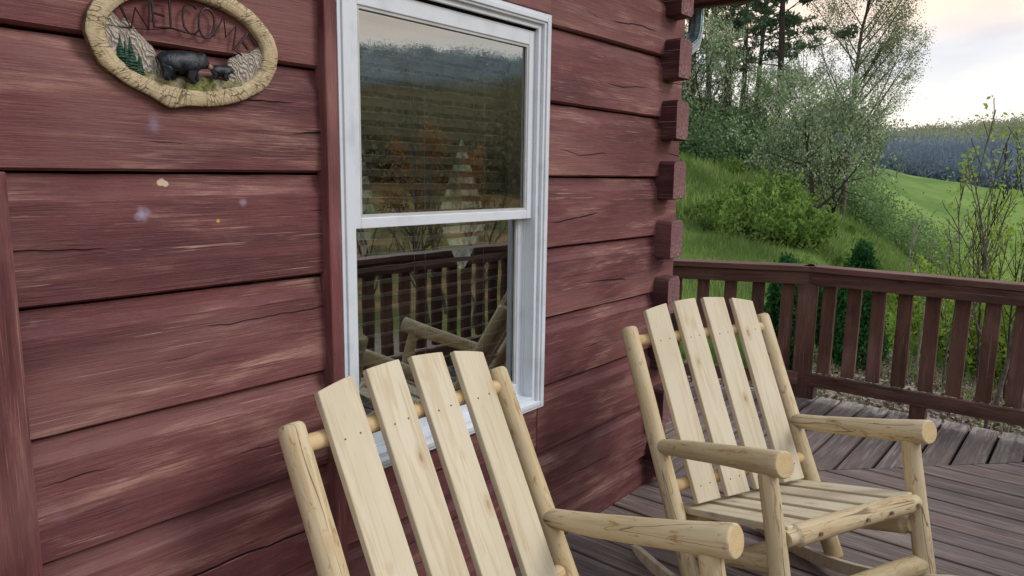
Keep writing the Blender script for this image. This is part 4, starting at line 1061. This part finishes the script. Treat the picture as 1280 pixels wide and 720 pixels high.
def skin_bear(name, s, ox, oz, y):
    """walking bear in half relief facing +x: one continuous skinned body"""
    V = []; R = []; E_ = []
    def add(p, r, par=None):
        V.append((ox+p[0]*s, y+p[1]*s, oz+p[2]*s)); R.append(r*s*1.13)
        if par is not None: E_.append((par, len(V)-1))
        return len(V)-1
    hip = add((0, 0, .64), .33); rump = add((-.17, 0, .58), .25, hip)
    ch1 = add((.30, 0, .60), .31, hip); sh = add((.60, 0, .63), .31, ch1); nk = add((.84, 0, .68), .22, sh)
    hd = add((1.02, 0, .68), .175, nk); mz = add((1.15, -.03, .58), .095, hd); add((1.22, -.03, .54), .06, mz)
    k0 = add((-.10, -.14, .40), .20, hip); k1 = add((-.10, -.16, .22), .13, k0); k2 = add((-.20, -.16, .09), .09, k1); add((-.06, -.18, .045), .08, k2)
    k0 = add((.06, .10, .38), .17, hip); k1 = add((.16, .12, .20), .10, k0); add((.20, .12, .08), .08, k1)
    k0 = add((.58, -.15, .38), .18, sh); k1 = add((.54, -.17, .18), .11, k0); k2 = add((.56, -.17, .05), .085, k1); add((.70, -.18, .03), .07, k2)
    k0 = add((.70, .10, .38), .15, sh); k1 = add((.84, .12, .22), .09, k0); add((.88, .12, .08), .075, k1)
    for dy in (-.10, .08): add((.98, dy, .92), .055, hd)
    me = bpy.data.meshes.new(name); me.from_pydata(V, E_, []); me.materials.append(M_BEAR)
    o = link(bpy.data.objects.new(name, me), sg); sk = o.modifiers.new('skin', 'SKIN'); sk.use_smooth_shade = True
    for i, d in enumerate(me.skin_vertices[0].data): d.radius = (R[i], R[i])
    me.skin_vertices[0].data[0].use_root = True
    ss = o.modifiers.new('sub', 'SUBSURF'); ss.levels = 2; ss.render_levels = 2
    mm = MB(); p0 = Vector((ox+1.13*s, y-.045*s, oz+.585*s)); mm.tube([p0, p0+Vector((.13*s, 0, -.06*s))], [.098*s, .07*s], 10); mm.build('muzzle', M_MUZ, o, smooth=True)
    return o
skin_bear('bear', .075, -.054, -.086, -.021)
skin_bear('bear_cub', .037, .0500, -.0705, -.021)
# wire letters on an arch that drops to the right
WORD = [[[(-.1447, .0597), (-.1344, .0347), (-.1240, .0150), (-.1135, .0558), (-.0888, .0175), (-.0835, .0789)]],
 [[(-.0480, .085), (-.0797, .0800), (-.0771, .0235), (-.0435, .0279)], [(-.0778, .0528), (-.0545, .050)]],
 [[(-.042, .0850), (-.0415, .0282), (-.0095, .0242)]],
 [[(.0168, .0763), (.0095, .083), (-.0013, .083), (-.0109, .0753), (-.0151, .0546), (-.0123, .0351), (-.0017, .0229), (.0106, .0228), (.0195, .0321)]],
 [[(.0574, .0543), (.0548, .0398), (.049, .0276), (.0413, .0202), (.0331, .019), (.0262, .0242), (.0218, .0347), (.0208, .0484), (.0234, .0627), (.029, .0748), (.0366, .0815), (.0447, .0815), (.0518, .0767), (.0563, .0682), (.0574, .0543)]],
 [[(.0557, .0262), (.0800, .0710), (.0835, .0274), (.1110, .0582), (.1000, .0030)]],
 [[(.1560, .0185), (.1386, .0450), (.1036, .0010), (.1201, -.0070)], [(.1213, .0251), (.1366, .0080)]]]
for chl in WORD:
    mb = MB()
    for st in chl: mb.tube([(x, -.0145, z) for x, z in st], .0026, 6)
    mb.build('letter', M_WIRE, sg)
mb = MB(); mb.tube([(-.170, -.010, .015), (-.124, -.012, .0150), (-.0888, -.012, .0175), (-.04, -.012, .027), (-.002, -.012, .0229), (.035, -.012, .0188), (.0557, -.012, .0262)], .0009, 6); mb.build('hanging_wire', M_WIRE, sg)

# ------------------------------------------------------------------ camera
PT, YW, RL, F = math.radians(8.945), math.radians(39.27), math.radians(.803), 903.3
fw = Vector((math.cos(YW)*math.cos(PT), math.sin(YW)*math.cos(PT), -math.sin(PT))); r0 = Vector((math.sin(YW), -math.cos(YW), 0)); u0 = r0.cross(fw)
rr_ = r0*math.cos(RL)+u0*math.sin(RL); uu = -r0*math.sin(RL)+u0*math.cos(RL)
cam = bpy.data.cameras.new('camera'); co_ = link(bpy.data.objects.new('camera', cam))
Mx = Matrix((rr_, uu, -fw)).transposed().to_4x4(); Mx.translation = (0, 0, EYE); co_.matrix_world = Mx
cam.sensor_width = 36; cam.lens = F/1280*36; cam.clip_end = 3000; cam.clip_start = .02
sc.camera = co_

# ------------------------------------------------------------------ light
SUN_EL, SUN_AZ = math.radians(16), math.radians(-62)     # direction towards the sun, azimuth counted from +x
sun = bpy.data.lights.new('sun', 'SUN'); sun.energy = 1.7; sun.angle = math.radians(22); sun.color = (1, .95, .90)
so = link(bpy.data.objects.new('sun', sun)); sd = Vector((math.cos(SUN_EL)*math.cos(SUN_AZ), math.cos(SUN_EL)*math.sin(SUN_AZ), math.sin(SUN_EL)))
sd = Vector((sd.x, sd.y, .75)).normalized()
so.rotation_euler = sd.to_track_quat('Z', 'Y').to_euler()
w = bpy.data.worlds.new('World'); sc.world = w; w.use_nodes = True; nt = w.node_tree; nt.nodes.clear()
out = nt.nodes.new('ShaderNodeOutputWorld'); bg = nt.nodes.new('ShaderNodeBackground'); sky = nt.nodes.new('ShaderNodeTexSky'); sky.sky_type = 'NISHITA'; sky.sun_disc = False
sky.sun_elevation = math.asin(sd.z); sky.sun_rotation = math.atan2(sd.x, sd.y); sky.air_density = 1.2; sky.dust_density = 2.5
nt.links.new(sky.outputs[0], bg.inputs[0]); bg.inputs[1].default_value = .055
# cloud deck over the sky: streaky, grey-blue to peach, brighter at the horizon
tc = nt.nodes.new('ShaderNodeTexCoord'); sp = nt.nodes.new('ShaderNodeSeparateXYZ'); nt.links.new(tc.outputs['Generated'], sp.inputs[0])
mp = nt.nodes.new('ShaderNodeVectorMath'); mp.operation = 'MULTIPLY'; nt.links.new(tc.outputs['Generated'], mp.inputs[0]); mp.inputs[1].default_value = (2.2, 2.2, 11)
no = nt.nodes.new('ShaderNodeTexNoise'); nt.links.new(mp.outputs[0], no.inputs['Vector']); no.inputs['Scale'].default_value = 1.25; no.inputs['Detail'].default_value = 5; no.inputs['Distortion'].default_value = .5
r1 = nt.nodes.new('ShaderNodeValToRGB'); nt.links.new(sp.outputs[2], r1.inputs[0]); cr = r1.color_ramp
for _ in range(4): cr.elements.new(.5)
for e, (p, c) in zip(cr.elements, ((0, (.86, .79, .70)), (.100, (1.0, .94, .85)), (.150, (.80, .78, .79)), (.195, (1.0, .78, .64)), (.27, (.86, .84, .84)), (.6, (.74, .78, .86)))): e.position = p; e.color = c+(1,)
r2 = nt.nodes.new('ShaderNodeValToRGB'); nt.links.new(no.outputs[0], r2.inputs[0]); r2.color_ramp.elements[0].position = .35; r2.color_ramp.elements[0].color = (.80, .84, .90, 1); r2.color_ramp.elements[1].position = .65; r2.color_ramp.elements[1].color = (1.12, 1.08, 1.02, 1)
mm = nt.nodes.new('ShaderNodeMix'); mm.data_type = 'RGBA'; mm.blend_type = 'MULTIPLY'; mm.inputs[0].default_value = 1; nt.links.new(r1.outputs[0], mm.inputs[6]); nt.links.new(r2.outputs[0], mm.inputs[7])
bg2 = nt.nodes.new('ShaderNodeBackground'); nt.links.new(mm.outputs[2], bg2.inputs[0]); bg2.inputs[1].default_value = 1.5
ms = nt.nodes.new('ShaderNodeMixShader'); ms.inputs[0].default_value = .82; nt.links.new(bg.outputs[0], ms.inputs[1]); nt.links.new(bg2.outputs[0], ms.inputs[2]); nt.links.new(ms.outputs[0], out.inputs[0])
sc.view_settings.view_transform = 'Standard'; sc.view_settings.look = 'None'; sc.view_settings.exposure = 0
sc.cycles.max_bounces = 8; sc.cycles.transparent_max_bounces = 8
